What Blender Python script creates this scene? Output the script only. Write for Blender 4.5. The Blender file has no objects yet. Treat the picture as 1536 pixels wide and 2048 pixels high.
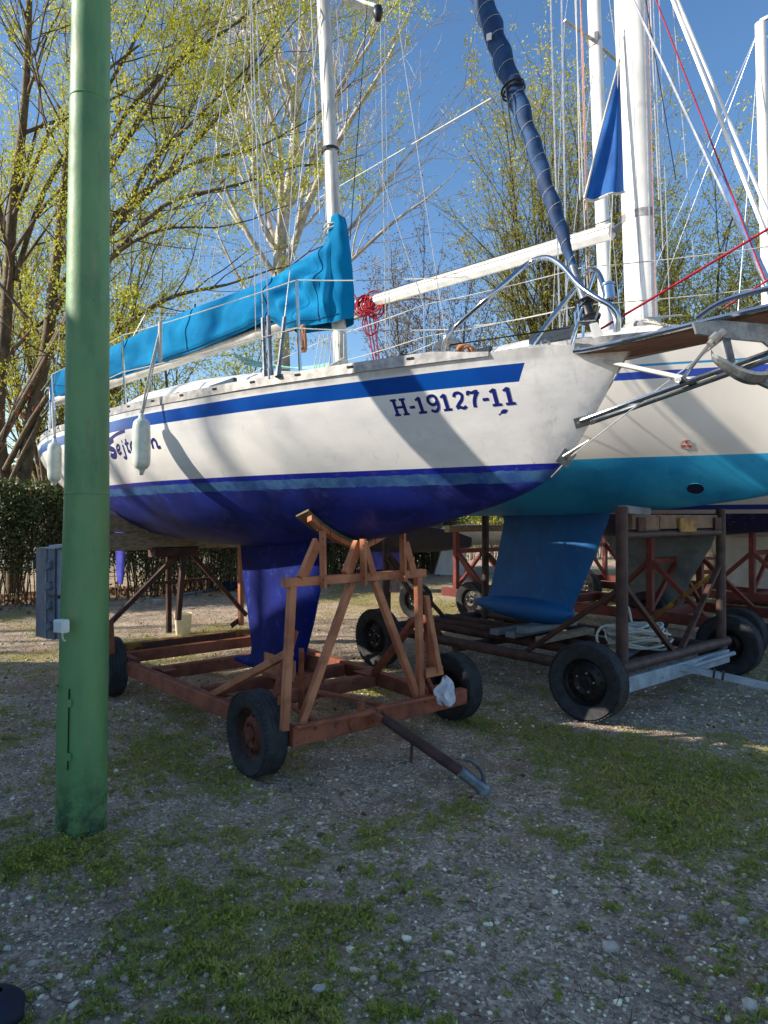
import bpy, math, random
import numpy as np
from mathutils import Vector, Matrix
R = random.Random(7)
NR = np.random.default_rng(7)
rad = math.radians

# ------------------------------------------------------------------ camera, world, sun, exposure
scene = bpy.context.scene
FPX, HOR, CAMH = 1360.0, 1035.0, 1.7
PITCH = math.atan((HOR - 1024.0) / FPX)
cam_d = bpy.data.cameras.new('camera')
cam = bpy.data.objects.new('camera', cam_d); scene.collection.objects.link(cam)
cam_d.sensor_fit = 'VERTICAL'; cam_d.sensor_height = 24.0; cam_d.lens = 24.0 * FPX / 2048.0
cam_d.clip_start = 0.05; cam_d.clip_end = 1000
cam.location = (0, 0, CAMH); cam.rotation_euler = (math.pi / 2 + PITCH, 0, 0)
scene.camera = cam

SUN_EL = rad(28.0)
SUN_TRAVEL = Vector((0.9945 * math.cos(SUN_EL), 0.1045 * math.cos(SUN_EL), -math.sin(SUN_EL))).normalized()
SUN_ROT = math.atan2(-SUN_TRAVEL.x, -SUN_TRAVEL.y)
world = bpy.data.worlds.new('World'); scene.world = world; world.use_nodes = True
wn, wl = world.node_tree.nodes, world.node_tree.links
sky = wn.new('ShaderNodeTexSky'); sky.sky_type = 'NISHITA'; sky.sun_disc = False
sky.sun_elevation = SUN_EL; sky.sun_rotation = SUN_ROT
sky.air_density = 1.0; sky.dust_density = 0.4; sky.ozone_density = 2.2
hs = wn.new('ShaderNodeHueSaturation'); hs.inputs['Saturation'].default_value = 1.16
hs.inputs['Value'].default_value = 1.0
wl.new(sky.outputs[0], hs.inputs['Color'])
wl.new(hs.outputs[0], wn['Background'].inputs[0])
wn['Background'].inputs[1].default_value = 0.105
sd = bpy.data.lights.new('sun', 'SUN'); sd.energy = 4.1; sd.angle = rad(0.55); sd.color = (1.0, 0.915, 0.79)
sun = bpy.data.objects.new('sun', sd); scene.collection.objects.link(sun)
sun.rotation_euler = SUN_TRAVEL.to_track_quat('-Z', 'Y').to_euler()
sun.location = (-20, -4, 20)
vs = scene.view_settings
vs.view_transform = 'Standard'; vs.look = 'None'; vs.gamma = 1; vs.exposure = 1.0; vs.use_curve_mapping = False

# ------------------------------------------------------------------ camera model -> real places
cP, sP = math.cos(PITCH), math.sin(PITCH)
def ray(px, py):
    x = (px - 768.0) / FPX; y = (1024.0 - py) / FPX
    return Vector((x, cP - y * sP, sP + y * cP))
CAM = Vector((0, 0, CAMH))
def pd(px, py, Y):
    d = ray(px, py); return CAM + d * (Y / d.y)
def pg(px, py, z=0.0):
    d = ray(px, py); return CAM + d * ((z - CAMH) / d.z)
AX = rad(129.7)
AV = Vector((math.cos(AX), math.sin(AX), 0)); NV = Vector((-math.sin(AX), math.cos(AX), 0))
class Frame:
    def __init__(s, x, y): s.o = Vector((x, y, 0))
    def L(s, p):
        q = Vector(p) - s.o; return Vector((q.dot(AV), q.dot(NV), p[2]))
    def W(s, p): return s.o + AV * p[0] + NV * p[1] + Vector((0, 0, p[2]))
    def yp(s, px, py, y=0.0):            # where the sight line meets the lengthwise plane y
        d = ray(px, py); k = (y - (CAM - s.o).dot(NV)) / d.dot(NV); return s.L(CAM + d * k)
    def zp(s, px, py, z): return s.L(pg(px, py, z))
    def xp(s, px, py, x):
        d = ray(px, py); k = (x - (CAM - s.o).dot(AV)) / d.dot(AV); return s.L(CAM + d * k)
F1 = Frame(-0.2, 5.05); F2 = Frame(2.69, 6.45); F3 = Frame(5.23, 8.56); F4 = Frame(7.77, 10.67)

# ------------------------------------------------------------------ colours and materials
def lin(c): c /= 255.0; return c / 12.92 if c <= 0.04045 else ((c + 0.055) / 1.055) ** 2.4
def S(r, g, b): return (lin(r), lin(g), lin(b), 1.0)
def V4(c): return tuple(c) if len(c) == 4 else (*c, 1.0)
class NT:
    def __init__(s, name):
        s.m = bpy.data.materials.new(name); s.m.use_nodes = True
        s.n = s.m.node_tree.nodes; s.l = s.m.node_tree.links
        s.b = s.n['Principled BSDF']; s.tc = s.n.new('ShaderNodeTexCoord')
    def put(s, sock, v):
        if isinstance(v, bpy.types.NodeSocket): s.l.new(v, sock)
        elif hasattr(sock.default_value, '__len__') and not hasattr(v, '__len__'): sock.default_value = (v,) * len(sock.default_value)
        else: sock.default_value = v
    def math(s, op, a, b=0.0, c=0.0, clamp=False):
        n = s.n.new('ShaderNodeMath'); n.operation = op; n.use_clamp = clamp
        s.put(n.inputs[0], a); s.put(n.inputs[1], b); s.put(n.inputs[2], c); return n.outputs[0]
    def noise(s, scale, detail=4, rough=0.6, co=None, stretch=None, dist=0.0):
        n = s.n.new('ShaderNodeTexNoise'); n.inputs['Scale'].default_value = scale
        n.inputs['Detail'].default_value = detail; n.inputs['Roughness'].default_value = rough
        n.inputs['Distortion'].default_value = dist
        v = co or s.tc.outputs['Object']
        if stretch:
            mp = s.n.new('ShaderNodeMapping'); mp.inputs['Scale'].default_value = stretch
            s.l.new(v, mp.inputs[0]); v = mp.outputs[0]
        s.l.new(v, n.inputs['Vector']); return n.outputs['Fac']
    def vor(s, scale, feat='F1', co=None):
        n = s.n.new('ShaderNodeTexVoronoi'); n.feature = feat; n.inputs['Scale'].default_value = scale
        s.l.new(co or s.tc.outputs['Object'], n.inputs['Vector']); return n
    def ramp(s, f, lo, hi):               # smooth step to 0..1
        n = s.n.new('ShaderNodeMapRange'); n.interpolation_type = 'SMOOTHSTEP'
        n.inputs['From Min'].default_value = lo; n.inputs['From Max'].default_value = hi
        s.l.new(f, n.inputs['Value']); return n.outputs[0]
    def mix(s, f, a, b):
        n = s.n.new('ShaderNodeMix'); n.data_type = 'RGBA'
        s.put(n.inputs['Factor'], f)
        s.put(n.inputs[6], a if isinstance(a, bpy.types.NodeSocket) else V4(a))
        s.put(n.inputs[7], b if isinstance(b, bpy.types.NodeSocket) else V4(b)); return n.outputs[2]
    def sep(s, v):
        n = s.n.new('ShaderNodeSeparateXYZ'); s.l.new(v, n.inputs[0]); return n.outputs
    def bump(s, h, strength=0.3, dist=0.01):
        n = s.n.new('ShaderNodeBump'); n.inputs['Strength'].default_value = strength
        n.inputs['Distance'].default_value = dist; s.l.new(h, n.inputs['Height'])
        s.l.new(n.outputs[0], s.b.inputs['Normal'])
    def out(s, col=None, rough=0.6, metal=0.0, spec=None):
        if col is not None: s.put(s.b.inputs['Base Color'], col if isinstance(col, bpy.types.NodeSocket) else V4(col))
        s.put(s.b.inputs['Roughness'], rough); s.put(s.b.inputs['Metallic'], metal)
        if spec is not None: s.b.inputs['Specular IOR Level'].default_value = spec
        return s.m
def plain(name, c1, c2=None, scale=8, rough=0.6, metal=0.0, bump=0.0, bscale=40, lo=.35, hi=.65, c3=None, s3=30, lo3=.62, hi3=.7, spec=None, stretch=None):
    t = NT(name)
    c2 = c2 or tuple(x * 0.75 for x in c1[:3])
    col = t.mix(t.ramp(t.noise(scale, stretch=stretch), lo, hi), c1, c2)
    if c3: col = t.mix(t.ramp(t.noise(s3, 6, .7), lo3, hi3), col, c3)
    if bump: t.bump(t.noise(bscale, 5, .65), bump, .01)
    return t.out(col, rough, metal, spec)
M = {}
M['rust'] = plain('rusty_brown_paint', S(156, 88, 62), S(120, 66, 48), 6, .75, 0, .4, 60, c3=S(72, 38, 26), s3=14, lo3=.56, hi3=.7)
M['primer'] = plain('orange_brown_primer', S(192, 126, 88), S(156, 94, 64), 5, .7, 0, .25, 50, c3=S(100, 56, 36), s3=18, lo3=.6, hi3=.75)
M['dark_rust'] = plain('dark_rusty_steel', S(92, 58, 46), S(62, 40, 36), 9, .7, .2, .5, 70, c3=S(140, 120, 105), s3=40, lo3=.66, hi3=.74)
M['pipe'] = plain('painted_rusty_pipe', S(84, 62, 56), S(60, 44, 42), 9, .6, .2, .4, 80, c3=S(150, 145, 140), s3=70, lo3=.66, hi3=.72)
M['red'] = plain('red_oxide_paint', S(126, 50, 42), S(98, 38, 32), 6, .6, 0, .2, 50, c3=S(80, 40, 34), s3=18, lo3=.6, hi3=.75)
M['yellow'] = plain('worn_yellow_paint', S(176, 136, 56), S(140, 96, 44), 8, .65, 0, .3, 60, c3=S(84, 50, 32), s3=14, lo3=.5, hi3=.62)
M['galv'] = plain('galvanised_steel', S(126, 134, 142), S(98, 106, 114), 20, .5, .5, .1, 80)
M['anchor'] = plain('galvanised_anchor', S(138, 142, 142), S(105, 110, 112), 14, .6, .35, .3, 60, c3=S(120, 95, 75), s3=20, lo3=.64, hi3=.78)
M['grey_paint'] = plain('pale_grey_painted_steel', S(160, 172, 182), S(130, 142, 154), 6, .5, 0, .1, 50, c3=S(120, 84, 60), s3=16, lo3=.62, hi3=.72)
M['steel'] = plain('polished_stainless', S(205, 207, 212), S(180, 183, 190), 12, .16, 1.0)
M['wire'] = plain('rigging_wire', S(200, 202, 205), S(170, 172, 176), 30, .4, .4)
M['rope'] = plain('white_rope', S(214, 212, 202), S(180, 178, 168), 90, .85, 0, .6, 220)
M['rope_red'] = plain('red_rope', S(190, 30, 52), S(140, 22, 40), 90, .8, 0, .6, 220)
M['rope_teal'] = plain('pale_green_rope', S(150, 205, 190), S(110, 170, 160), 60, .8)
M['rope_tan'] = plain('tan_rope', S(196, 140, 104), S(160, 108, 78), 60, .8, 0, .5, 200)
M['rope_orange'] = plain('orange_flecked_rope', S(200, 130, 110), S(220, 190, 180), 90, .8)
M['rope_black'] = plain('black_rope', S(34, 34, 38), S(20, 20, 22), 60, .8)
M['alu'] = plain('weathered_aluminium', S(206, 202, 194), S(168, 165, 158), 12, .5, .25, .05, 40, c3=S(110, 106, 100), s3=26, lo3=.64, hi3=.74, stretch=(1, 1, .25))
M['mast_white'] = plain('white_painted_mast', S(232, 230, 224), S(214, 212, 206), 5, .35, 0, c3=S(150, 150, 150), s3=30, lo3=.68, hi3=.76, stretch=(1, 1, .3))
M['boom_white'] = plain('white_weathered_boom', S(226, 220, 208), S(196, 190, 178), 6, .5, 0, .05, 30, c3=S(120, 114, 104), s3=20, lo3=.64, hi3=.74)
M['gel'] = plain('white_gelcoat', S(222, 220, 214), S(204, 202, 196), 4, .35, 0, c3=S(160, 156, 148), s3=18, lo3=.66, hi3=.8)
M['rail'] = plain('aluminium_toe_rail', S(176, 172, 168), S(140, 137, 134), 16, .5, .35, .1, 60)
M['dark'] = plain('black_gap', S(16, 16, 18), S(10, 10, 12), 20, .8)
M['black'] = plain('black_plastic', S(34, 34, 36), S(22, 22, 24), 20, .45)
M['dkgrey'] = plain('dark_steel_plate', S(110, 112, 116), S(80, 82, 86), 20, .4, .6, .2, 60)
M['tyre'] = plain('worn_tyre_rubber', S(52, 54, 58), S(38, 39, 42), 14, .85, 0, .35, 120, c3=S(92, 92, 92), s3=26, lo3=.6, hi3=.8)
M['rim_dark'] = plain('dark_steel_rim', S(40, 38, 38), S(26, 25, 26), 20, .5, .4, .2, 60, c3=S(90, 70, 58), s3=20, lo3=.6, hi3=.75)
M['rim_rust'] = plain('rusted_steel_rim', S(74, 46, 36), S(50, 34, 30), 20, .75, .2, .4, 60, c3=S(116, 62, 42), s3=16, lo3=.55, hi3=.7)
M['hub_rust'] = plain('rusty_hub', S(124, 66, 48), S(92, 48, 36), 20, .75, .1, .4, 60)
M['bolt'] = plain('bright_bolt', S(190, 186, 180), S(150, 146, 140), 20, .35, .7)
M['wood'] = plain('weathered_plank', S(164, 142, 114), S(128, 110, 88), 3, .8, 0, .3, 50, c3=S(70, 56, 44), s3=8, lo3=.6, hi3=.75, stretch=(1, 5, 12))
M['wood_grey'] = plain('grey_weathered_plank', S(138, 142, 148), S(108, 110, 114), 4, .8, 0, .3, 50, c3=S(84, 78, 72), s3=12, lo3=.6, hi3=.75)
M['wood_new'] = plain('pale_sawn_plank', S(136, 108, 84), S(104, 78, 60), 5, .75, 0, .2, 50)
M['teak'] = plain('brown_teak_plank', S(140, 98, 70), S(104, 70, 50), 6, .6, 0, .2, 50, stretch=(1, 8, 1))
M['carpet'] = plain('green_carpet', S(30, 110, 86), S(18, 80, 62), 30, .95, 0, .8, 200)
M['rag'] = plain('pale_cloth', S(214, 214, 222), S(180, 180, 190), 14, .9, 0, .3, 40)
M['rag_pink'] = plain('dusty_pink_cloth', S(190, 160, 152), S(150, 120, 112), 14, .9, 0, .3, 40)
M['fender'] = plain('off_white_fender_vinyl', S(216, 222, 208), S(186, 196, 184), 9, .4, 0, 0, c3=S(150, 142, 120), s3=14, lo3=.62, hi3=.8)
M['stone'] = plain('pale_limestone', S(196, 188, 172), S(158, 150, 138), 20, .85, 0, .4, 60)
M['brick_grey'] = plain('grey_concrete', S(170, 168, 160), S(136, 134, 128), 9, .85, 0, .4, 60)
M['bucket'] = plain('cream_plastic', S(226, 214, 180), S(206, 192, 158), 6, .5)
M['navy'] = plain('navy_canvas', S(14, 24, 54), S(9, 15, 36), 9, .7, 0, .2, 50)
M['blue_text'] = plain('dark_blue_vinyl', S(16, 30, 116), S(14, 26, 104), 9, .4)
M['red_mark'] = plain('red_vinyl', S(214, 82, 64), S(200, 74, 56), 9, .5)
M['white_mark'] = plain('white_vinyl', S(230, 222, 214), S(220, 212, 204), 9, .5)
M['keel_blue'] = plain('blue_antifoul_keel', S(4, 24, 108), S(3, 17, 86), 3, .7, 0, .15, 30, c3=S(40, 62, 140), s3=10, lo3=.52, hi3=.74, spec=.2)
M['rudder_blue'] = plain('violet_blue_antifoul', S(66, 70, 186), S(46, 50, 152), 5, .55, 0, .1, 30)
M['keel2'] = plain('mid_blue_antifoul_keel', S(18, 100, 164), S(14, 86, 146), 3, .6, 0, .12, 30, c3=S(54, 116, 160), s3=9, lo3=.54, hi3=.76)
M['grey_hull'] = plain('grey_antifoul', S(112, 120, 122), S(92, 98, 100), 4, .7, 0, .2, 30)
M['bark_dark'] = plain('brown_bark', S(112, 96, 74), S(76, 64, 50), 7, .9, 0, .8, 40, stretch=(1, 1, .3), c3=S(150, 140, 110), s3=9, lo3=.55, hi3=.7)
M['twig_dark'] = plain('brown_twigs', S(98, 84, 62), S(74, 62, 46), 3, .9)
M['bark_white'] = plain('pale_bark', S(206, 200, 190), S(160, 152, 142), 4, .85, 0, .4, 40, c3=S(84, 78, 72), s3=7, lo3=.62, hi3=.7)
M['twig_white'] = plain('pale_grey_twigs', S(206, 196, 186), S(170, 160, 150), 3, .9)
M['sacrete'] = plain('cream_wall', S(206, 202, 190), S(188, 184, 172), 3, .9)
M['roof'] = plain('brown_roof', S(110, 70, 56), S(88, 56, 46), 6, .9)
M['glass'] = plain('dark_window_glass', S(40, 48, 54), S(30, 36, 40), 6, .1)
M['lid_grey'] = plain('grey_plastic_lid', S(110, 116, 128), S(92, 98, 110), 8, .4)
M['box_grey'] = plain('pale_grey_cabinet', S(158, 168, 184), S(132, 142, 160), 5, .5, 0, .05, 30, c3=S(90, 92, 100), s3=14, lo3=.66, hi3=.78)
M['white_box'] = plain('pale_white_plastic', S(212, 222, 220), S(196, 206, 204), 6, .45)

def leaf_mat(name, cols, rough=.6, trans=.35):
    t = NT(name); u = t.sep(t.tc.outputs['UV'])
    r = t.n.new('ShaderNodeValToRGB'); r.color_ramp.interpolation = 'LINEAR'
    e = r.color_ramp.elements
    while len(e) < len(cols): e.new(.5)
    for i, c in enumerate(cols): e[i].position = i / (len(cols) - 1); e[i].color = c
    t.l.new(u[0], r.inputs[0])
    t.out(r.outputs[0], rough)
    tr = t.n.new('ShaderNodeBsdfTranslucent'); t.l.new(r.outputs[0], tr.inputs[0])
    mx = t.n.new('ShaderNodeMixShader'); mx.inputs[0].default_value = trans
    t.l.new(t.b.outputs[0], mx.inputs[1]); t.l.new(tr.outputs[0], mx.inputs[2])
    t.l.new(mx.outputs[0], t.n['Material Output'].inputs[0]); return t.m
M['bloom'] = leaf_mat('yellow_green_blossom', [S(150, 152, 36), S(196, 192, 50), S(214, 212, 76), S(170, 174, 48)])
M['bloom2'] = leaf_mat('ochre_green_blossom', [S(164, 150, 50), S(200, 186, 66), S(212, 204, 90), S(160, 158, 56)])
M['buds'] = leaf_mat('brown_buds', [S(150, 126, 104), S(186, 166, 140), S(130, 110, 90)])
M['redbud'] = leaf_mat('red_brown_young_leaves', [S(150, 70, 44), S(190, 96, 60), S(120, 60, 40)])
M['hedge'] = leaf_mat('hedge_leaves', [S(40, 58, 26), S(62, 84, 36), S(94, 108, 56), S(112, 84, 52)], .45, .2)
M['dense'] = leaf_mat('dense_green_leaves', [S(50, 72, 28), S(84, 106, 40), S(120, 136, 60)], .5, .3)
M['weed'] = leaf_mat('weed_leaves', [S(112, 128, 40), S(140, 152, 54), S(166, 170, 68), S(176, 154, 92)], .6, .3)
M['litter'] = leaf_mat('dry_leaves', [S(110, 78, 54), S(150, 114, 84), S(84, 58, 42)], .8, .1)

# gravel stones: one grey value per stone
t = NT('gravel_stones'); u = t.sep(t.tc.outputs['UV'])
r_ = t.n.new('ShaderNodeValToRGB'); e = r_.color_ramp.elements
for i, (p, c) in enumerate([(0, S(121, 107, 92)), (.45, S(170, 153, 134)), (.8, S(212, 194, 169)), (1, S(248, 243, 213))]):
    if i > 1: e.new(p)
    e[i if i < 2 else i].position = p; e[i].color = c
t.l.new(u[0], r_.inputs[0]); t.bump(t.noise(90, 3), .3, .004); M['gravel'] = t.out(r_.outputs[0], .85)

def tube_ok(): pass
# ------------------------------------------------------------------ mesh builder
COL = scene.collection
def tag(o, label=None, cat=None, group=None, kind=None):
    if label: o['label'] = label
    if cat: o['category'] = cat
    if group: o['group'] = group
    if kind: o['kind'] = kind
    return o
def empty(name, loc, rz=0.0, **k):
    o = bpy.data.objects.new(name, None); COL.objects.link(o); o.location = loc; o.rotation_euler = (0, 0, rz)
    o.empty_display_size = .2; return tag(o, **k)
def basis(d, up=Vector((0, 0, 1))):
    d = Vector(d).normalized(); up = Vector(up)
    if abs(d.dot(up)) > .98: up = Vector((1, 0, 0)) if abs(d.x) < .9 else Vector((0, 1, 0))
    s = d.cross(up).normalized(); u = s.cross(d).normalized(); return d, s, u
class MB:
    def __init__(s): s.v = []; s.f = []; s.uv = None
    def add(s, vs, fs):
        n = len(s.v); s.v += [tuple(p) for p in vs]; s.f += [tuple(i + n for i in f) for f in fs]; return s
    def box(s, c, size, rz=0.0, mat=None, ch=0.0):
        h = [x / 2 for x in size]
        m = mat or Matrix.Rotation(rz, 3, 'Z')
        p = Vector(c) - m @ Vector((h[0], 0, 0)); q = Vector(c) + m @ Vector((h[0], 0, 0))
        return s.bar(p, q, size[1], size[2], m @ Vector((0, 0, 1)), ch if ch else min(size) * .08)
    def bar(s, p, q, w, h, up=(0, 0, 1), ch=None):
        d, a, u = basis(Vector(q) - Vector(p), up); w /= 2; h /= 2
        ch = min(w, h) * .18 if ch is None else ch
        prof = [(w - ch, h), (-w + ch, h), (-w, h - ch), (-w, -h + ch), (-w + ch, -h), (w - ch, -h), (w, -h + ch), (w, h - ch)]
        vs = [Vector(e) + a * x + u * y for e in (p, q) for x, y in prof]
        return s.add(vs, [(i, (i + 1) % 8, 8 + (i + 1) % 8, 8 + i) for i in range(8)] + [tuple(range(7, -1, -1)), tuple(range(8, 16))])
    def tube(s, pts, r, n=8, cap=True, closed=False):
        pts = [Vector(p) for p in pts]; k = len(pts); rs = r if hasattr(r, '__len__') else [r] * k
        up = None; vs = []
        for i, p in enumerate(pts):
            if closed: d = pts[(i + 1) % k] - pts[i - 1]
            else: d = pts[min(i + 1, k - 1)] - pts[max(i - 1, 0)]
            d.normalize()
            if up is None: d, a, u = basis(d)
            else:
                a = d.cross(up)
                if a.length < 1e-4: d, a, u = basis(d)
                else: a.normalize(); u = a.cross(d)
            up = u
            for j in range(n):
                t = 2 * math.pi * j / n; vs.append(p + a * (rs[i] * math.cos(t)) + u * (rs[i] * math.sin(t)))
        fs = []
        for i in range(k if closed else k - 1):
            i2 = (i + 1) % k
            for j in range(n):
                j2 = (j + 1) % n; fs.append((i * n + j, i * n + j2, i2 * n + j2, i2 * n + j))
        if cap and not closed: fs += [tuple(range(n - 1, -1, -1)), tuple(range((k - 1) * n, k * n))]
        return s.add(vs, fs)
    def lathe(s, prof, o=(0, 0, 0), axis=(0, 0, 1), n=24, sx=1.0):
        d, a, u = basis(axis); o = Vector(o); vs = []; k = len(prof)
        for r, z in prof:
            for j in range(n):
                t = 2 * math.pi * j / n; vs.append(o + d * z + a * (r * math.cos(t) * sx) + u * (r * math.sin(t)))
        fs = [(i * n + j, i * n + (j + 1) % n, (i + 1) * n + (j + 1) % n, (i + 1) * n + j) for i in range(k - 1) for j in range(n)]
        return s.add(vs, fs)
    def grid(s, P, wrap=False):
        a = len(P); b = len(P[0]); vs = [p for r in P for p in r]
        fs = [(i * b + j, i * b + (j + 1) % b, (i + 1) * b + (j + 1) % b, (i + 1) * b + j) for i in range(a - 1) for j in range(b if wrap else b - 1)]
        return s.add(vs, fs)
    def prism(s, poly, nrm, th):          # extrude a planar polygon
        nrm = Vector(nrm).normalized() * (th / 2); k = len(poly)
        vs = [Vector(p) - nrm for p in poly] + [Vector(p) + nrm for p in poly]
        return s.add(vs, [tuple(range(k - 1, -1, -1)), tuple(range(k, 2 * k))] + [(i, (i + 1) % k, k + (i + 1) % k, k + i) for i in range(k)])
    def rock(s, c, r, sq=.7):
        p = [(0, 0, 1), (.89, 0, .45), (.28, .85, .45), (-.72, .53, .45), (-.72, -.53, .45), (.28, -.85, .45), (.72, .53, -.45), (-.28, .85, -.45), (-.89, 0, -.45), (-.28, -.85, -.45), (.72, -.53, -.45), (0, 0, -1)]
        f = ICO_F; k = Matrix.Rotation(R.uniform(0, 6.28), 3, 'Z')
        vs = [Vector(c) + k @ Vector((x * r * R.uniform(.75, 1.25), y * r * R.uniform(.6, 1.0), z * r * sq * R.uniform(.7, 1.1))) for x, y, z in p]
        return s.add(vs, f)
    def build(s, name, mat, parent=None, org=(0, 0, 0), smooth=False, **k):
        me = bpy.data.meshes.new(name)
        o0 = Vector(org); me.from_pydata([Vector(p) - o0 for p in s.v], [], s.f)
        if s.uv is not None:
            uvl = me.uv_layers.new(name='UVMap'); vi = np.empty(len(me.loops), dtype=np.int32)
            me.loops.foreach_get('vertex_index', vi); uvl.data.foreach_set('uv', np.asarray(s.uv, dtype=np.float32)[vi].ravel())
        me.materials.append(mat)
        if smooth: me.polygons.foreach_set('use_smooth', [True] * len(me.polygons))
        me.update()
        o = bpy.data.objects.new(name, me); COL.objects.link(o)
        if parent: o.parent = parent
        else: o.location = org
        if smooth == 'auto':
            try: me.set_sharp_from_angle(angle=rad(38))
            except Exception: pass
        return tag(o, **k)
ICO_F = [(0, 1, 2), (0, 2, 3), (0, 3, 4), (0, 4, 5), (0, 5, 1), (1, 6, 2), (2, 7, 3), (3, 8, 4), (4, 9, 5), (5, 10, 1), (2, 6, 7), (3, 7, 8), (4, 8, 9), (5, 9, 10), (1, 10, 6), (6, 11, 7), (7, 11, 8), (8, 11, 9), (9, 11, 10), (10, 11, 6)]
def tube(name, pts, r, mat, parent=None, n=6, org=(0, 0, 0), **k): return MB().tube(pts, r, n).build(name, mat, parent, org, smooth='auto', **k)
def bar(name, p, q, w, h, mat, parent, **k): return MB().bar(p, q, w, h).build(name, mat, parent, **k)
def np_mesh(name, V, F, mat, parent=None, uv=None, smooth=False, org=None, **k):
    me = bpy.data.meshes.new(name); n, m, w = len(V), len(F), F.shape[1]
    if org is not None: V = V - np.array(org, dtype=np.float32)
    me.vertices.add(n); me.vertices.foreach_set('co', V.astype(np.float32).ravel())
    me.loops.add(m * w); me.loops.foreach_set('vertex_index', F.astype(np.int32).ravel())
    me.polygons.add(m); me.polygons.foreach_set('loop_start', np.arange(0, m * w, w, dtype=np.int32))
    if uv is not None:
        l = me.uv_layers.new(name='UVMap'); l.data.foreach_set('uv', uv[F.ravel()].astype(np.float32).ravel())
    me.materials.append(mat); me.update(calc_edges=True)
    if smooth: me.polygons.foreach_set('use_smooth', np.ones(m, dtype=bool))
    o = bpy.data.objects.new(name, me); COL.objects.link(o)
    if parent: o.parent = parent
    elif org is not None: o.location = org
    return tag(o, **k)
def smooth_path(pts, k=6):
    P = [Vector(p) for p in pts]; out = []
    for i in range(len(P) - 1):
        a = P[max(i - 1, 0)]; b = P[i]; c = P[i + 1]; d = P[min(i + 2, len(P) - 1)]
        for j in range(k):
            t = j / k; out.append(.5 * ((2 * b) + (c - a) * t + (2 * a - 5 * b + 4 * c - d) * t * t + (3 * b - a - 3 * c + d) * t ** 3))
    return out + [P[-1]]
def sag(p, q, s, n=10):
    p = Vector(p); q = Vector(q); return [p.lerp(q, i / n) - Vector((0, 0, s * 4 * (i / n) * (1 - i / n))) for i in range(n + 1)]
# value noise on the ground plane
_L = NR.random((64, 64))
def vnoise(x, y, sc, off=0.0):
    x = np.asarray(x) * sc + off; y = np.asarray(y) * sc + off * 1.7
    xi = np.floor(x).astype(int); yi = np.floor(y).astype(int); fx = x - xi; fy = y - yi
    fx = fx * fx * (3 - 2 * fx); fy = fy * fy * (3 - 2 * fy)
    g = lambda a, b: _L[a % 64, b % 64]
    return (g(xi, yi) * (1 - fx) + g(xi + 1, yi) * fx) * (1 - fy) + (g(xi, yi + 1) * (1 - fx) + g(xi + 1, yi + 1) * fx) * fy
def fbm(x, y, sc, off=0.0, o=4):
    return sum(vnoise(x, y, sc * 2 ** i, off + 13.7 * i) * .5 ** i for i in range(o)) / sum(.5 ** i for i in range(o))
# ------------------------------------------------------------------ ground
PATCH = [  # photo-seen positions of the green patches (+) and the bare gravel (-), with radius in metres
 (100,1720,.45,.35),(280,1730,.4,.3),(480,1780,.4,.22),(420,1850,.35,.2),(560,1650,.35,.12),(300,1900,.3,.22),(620,1900,.4,.15),(100,1600,.5,.18),
 (1000,1450,.45,.32),(1130,1480,.45,.36),(1230,1540,.5,.36),(1340,1600,.5,.36),(1450,1660,.45,.32),(1500,1560,.5,.34),(950,1610,.22,.35),(820,1640,.28,.3),
 (1390,1530,.5,.3),(1300,1650,.4,.28),(1250,1800,.3,.16),(1450,1900,.4,.18),(1200,1950,.3,.14),(700,1980,.25,.2),(860,1830,.25,.12),(160,1480,.6,.18),(350,1510,.4,.2),
 (60,1320,.8,.36),(250,1300,.9,.3),(420,1265,.9,.25),(700,1195,1.6,.2),(930,1215,1.2,.34),(40,1240,1.2,.2),(720,1410,.4,.3),(650,1370,.4,.22),(320,1390,.5,.25),
 (1500,1200,2.6,.45),(1440,1180,3,.4),(1100,1430,.3,.2),(1536,1150,5,.4),
 (1080,1650,.5,-.28),(900,1760,.4,-.18),(650,1560,.5,-.26),(850,1540,.5,-.22),(1350,1420,.9,-.3),(1100,1400,.6,-.12),(90,1850,.4,-.3),(1050,1920,.3,-.1),(250,1660,.15,-.3),
 (520,1700,.2,-.15),(1000,1350,.8,-.25),(700,1290,.9,-.2),(350,1220,1.4,-.25),(240,1790,.25,-.25),(750,1900,.3,-.12),(1200,1680,.25,-.12)]
PP = [(pg(a, b).x, pg(a, b).y, r, s) for a, b, r, s in PATCH]
def grassness(x, y):
    g = fbm(x, y, 1.3, 3.1, 5) * .72 + fbm(x, y, 5.5, 9.4, 4) * .62 - .22
    for cx, cy, r, s in PP: g = g + s * (.62 if cy < 8.2 else 1.15) * np.exp(-((x - cx) ** 2 + (y - cy) ** 2) / (2 * (r * .8) ** 2))
    return g
def gz(x, y): return (fbm(x, y, .9, 5.0, 3) - .5) * .05 * np.clip((12 - np.abs(np.asarray(y) - 3)) / 10, 0, 1) + (fbm(x, y, 7, 2.0, 2) - .5) * .016
ax_ = lambda segs: np.unique(np.concatenate([np.linspace(a, b, n) for a, b, n in segs]))
gx = ax_([(-220, -30, 16), (-30, -9, 30), (-9, -4.5, 50), (-4.5, 5, 230), (5, 12, 80), (12, 40, 40), (40, 220, 16)])
gy = ax_([(-120, -12, 12), (-12, 1.5, 30), (1.5, 8, 190), (8, 20, 130), (20, 45, 50), (45, 300, 16)])
GX, GY = np.meshgrid(gx, gy, indexing='ij'); GR = np.clip(grassness(GX, GY), 0, 1)
V = np.stack([GX, GY, gz(GX, GY)], -1).reshape(-1, 3)
a, b = GX.shape; I = np.arange(a * b).reshape(a, b)
F = np.stack([I[:-1, :-1], I[1:, :-1], I[1:, 1:], I[:-1, 1:]], -1).reshape(-1, 4)
t = NT('gravel_and_moss_ground')
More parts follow.
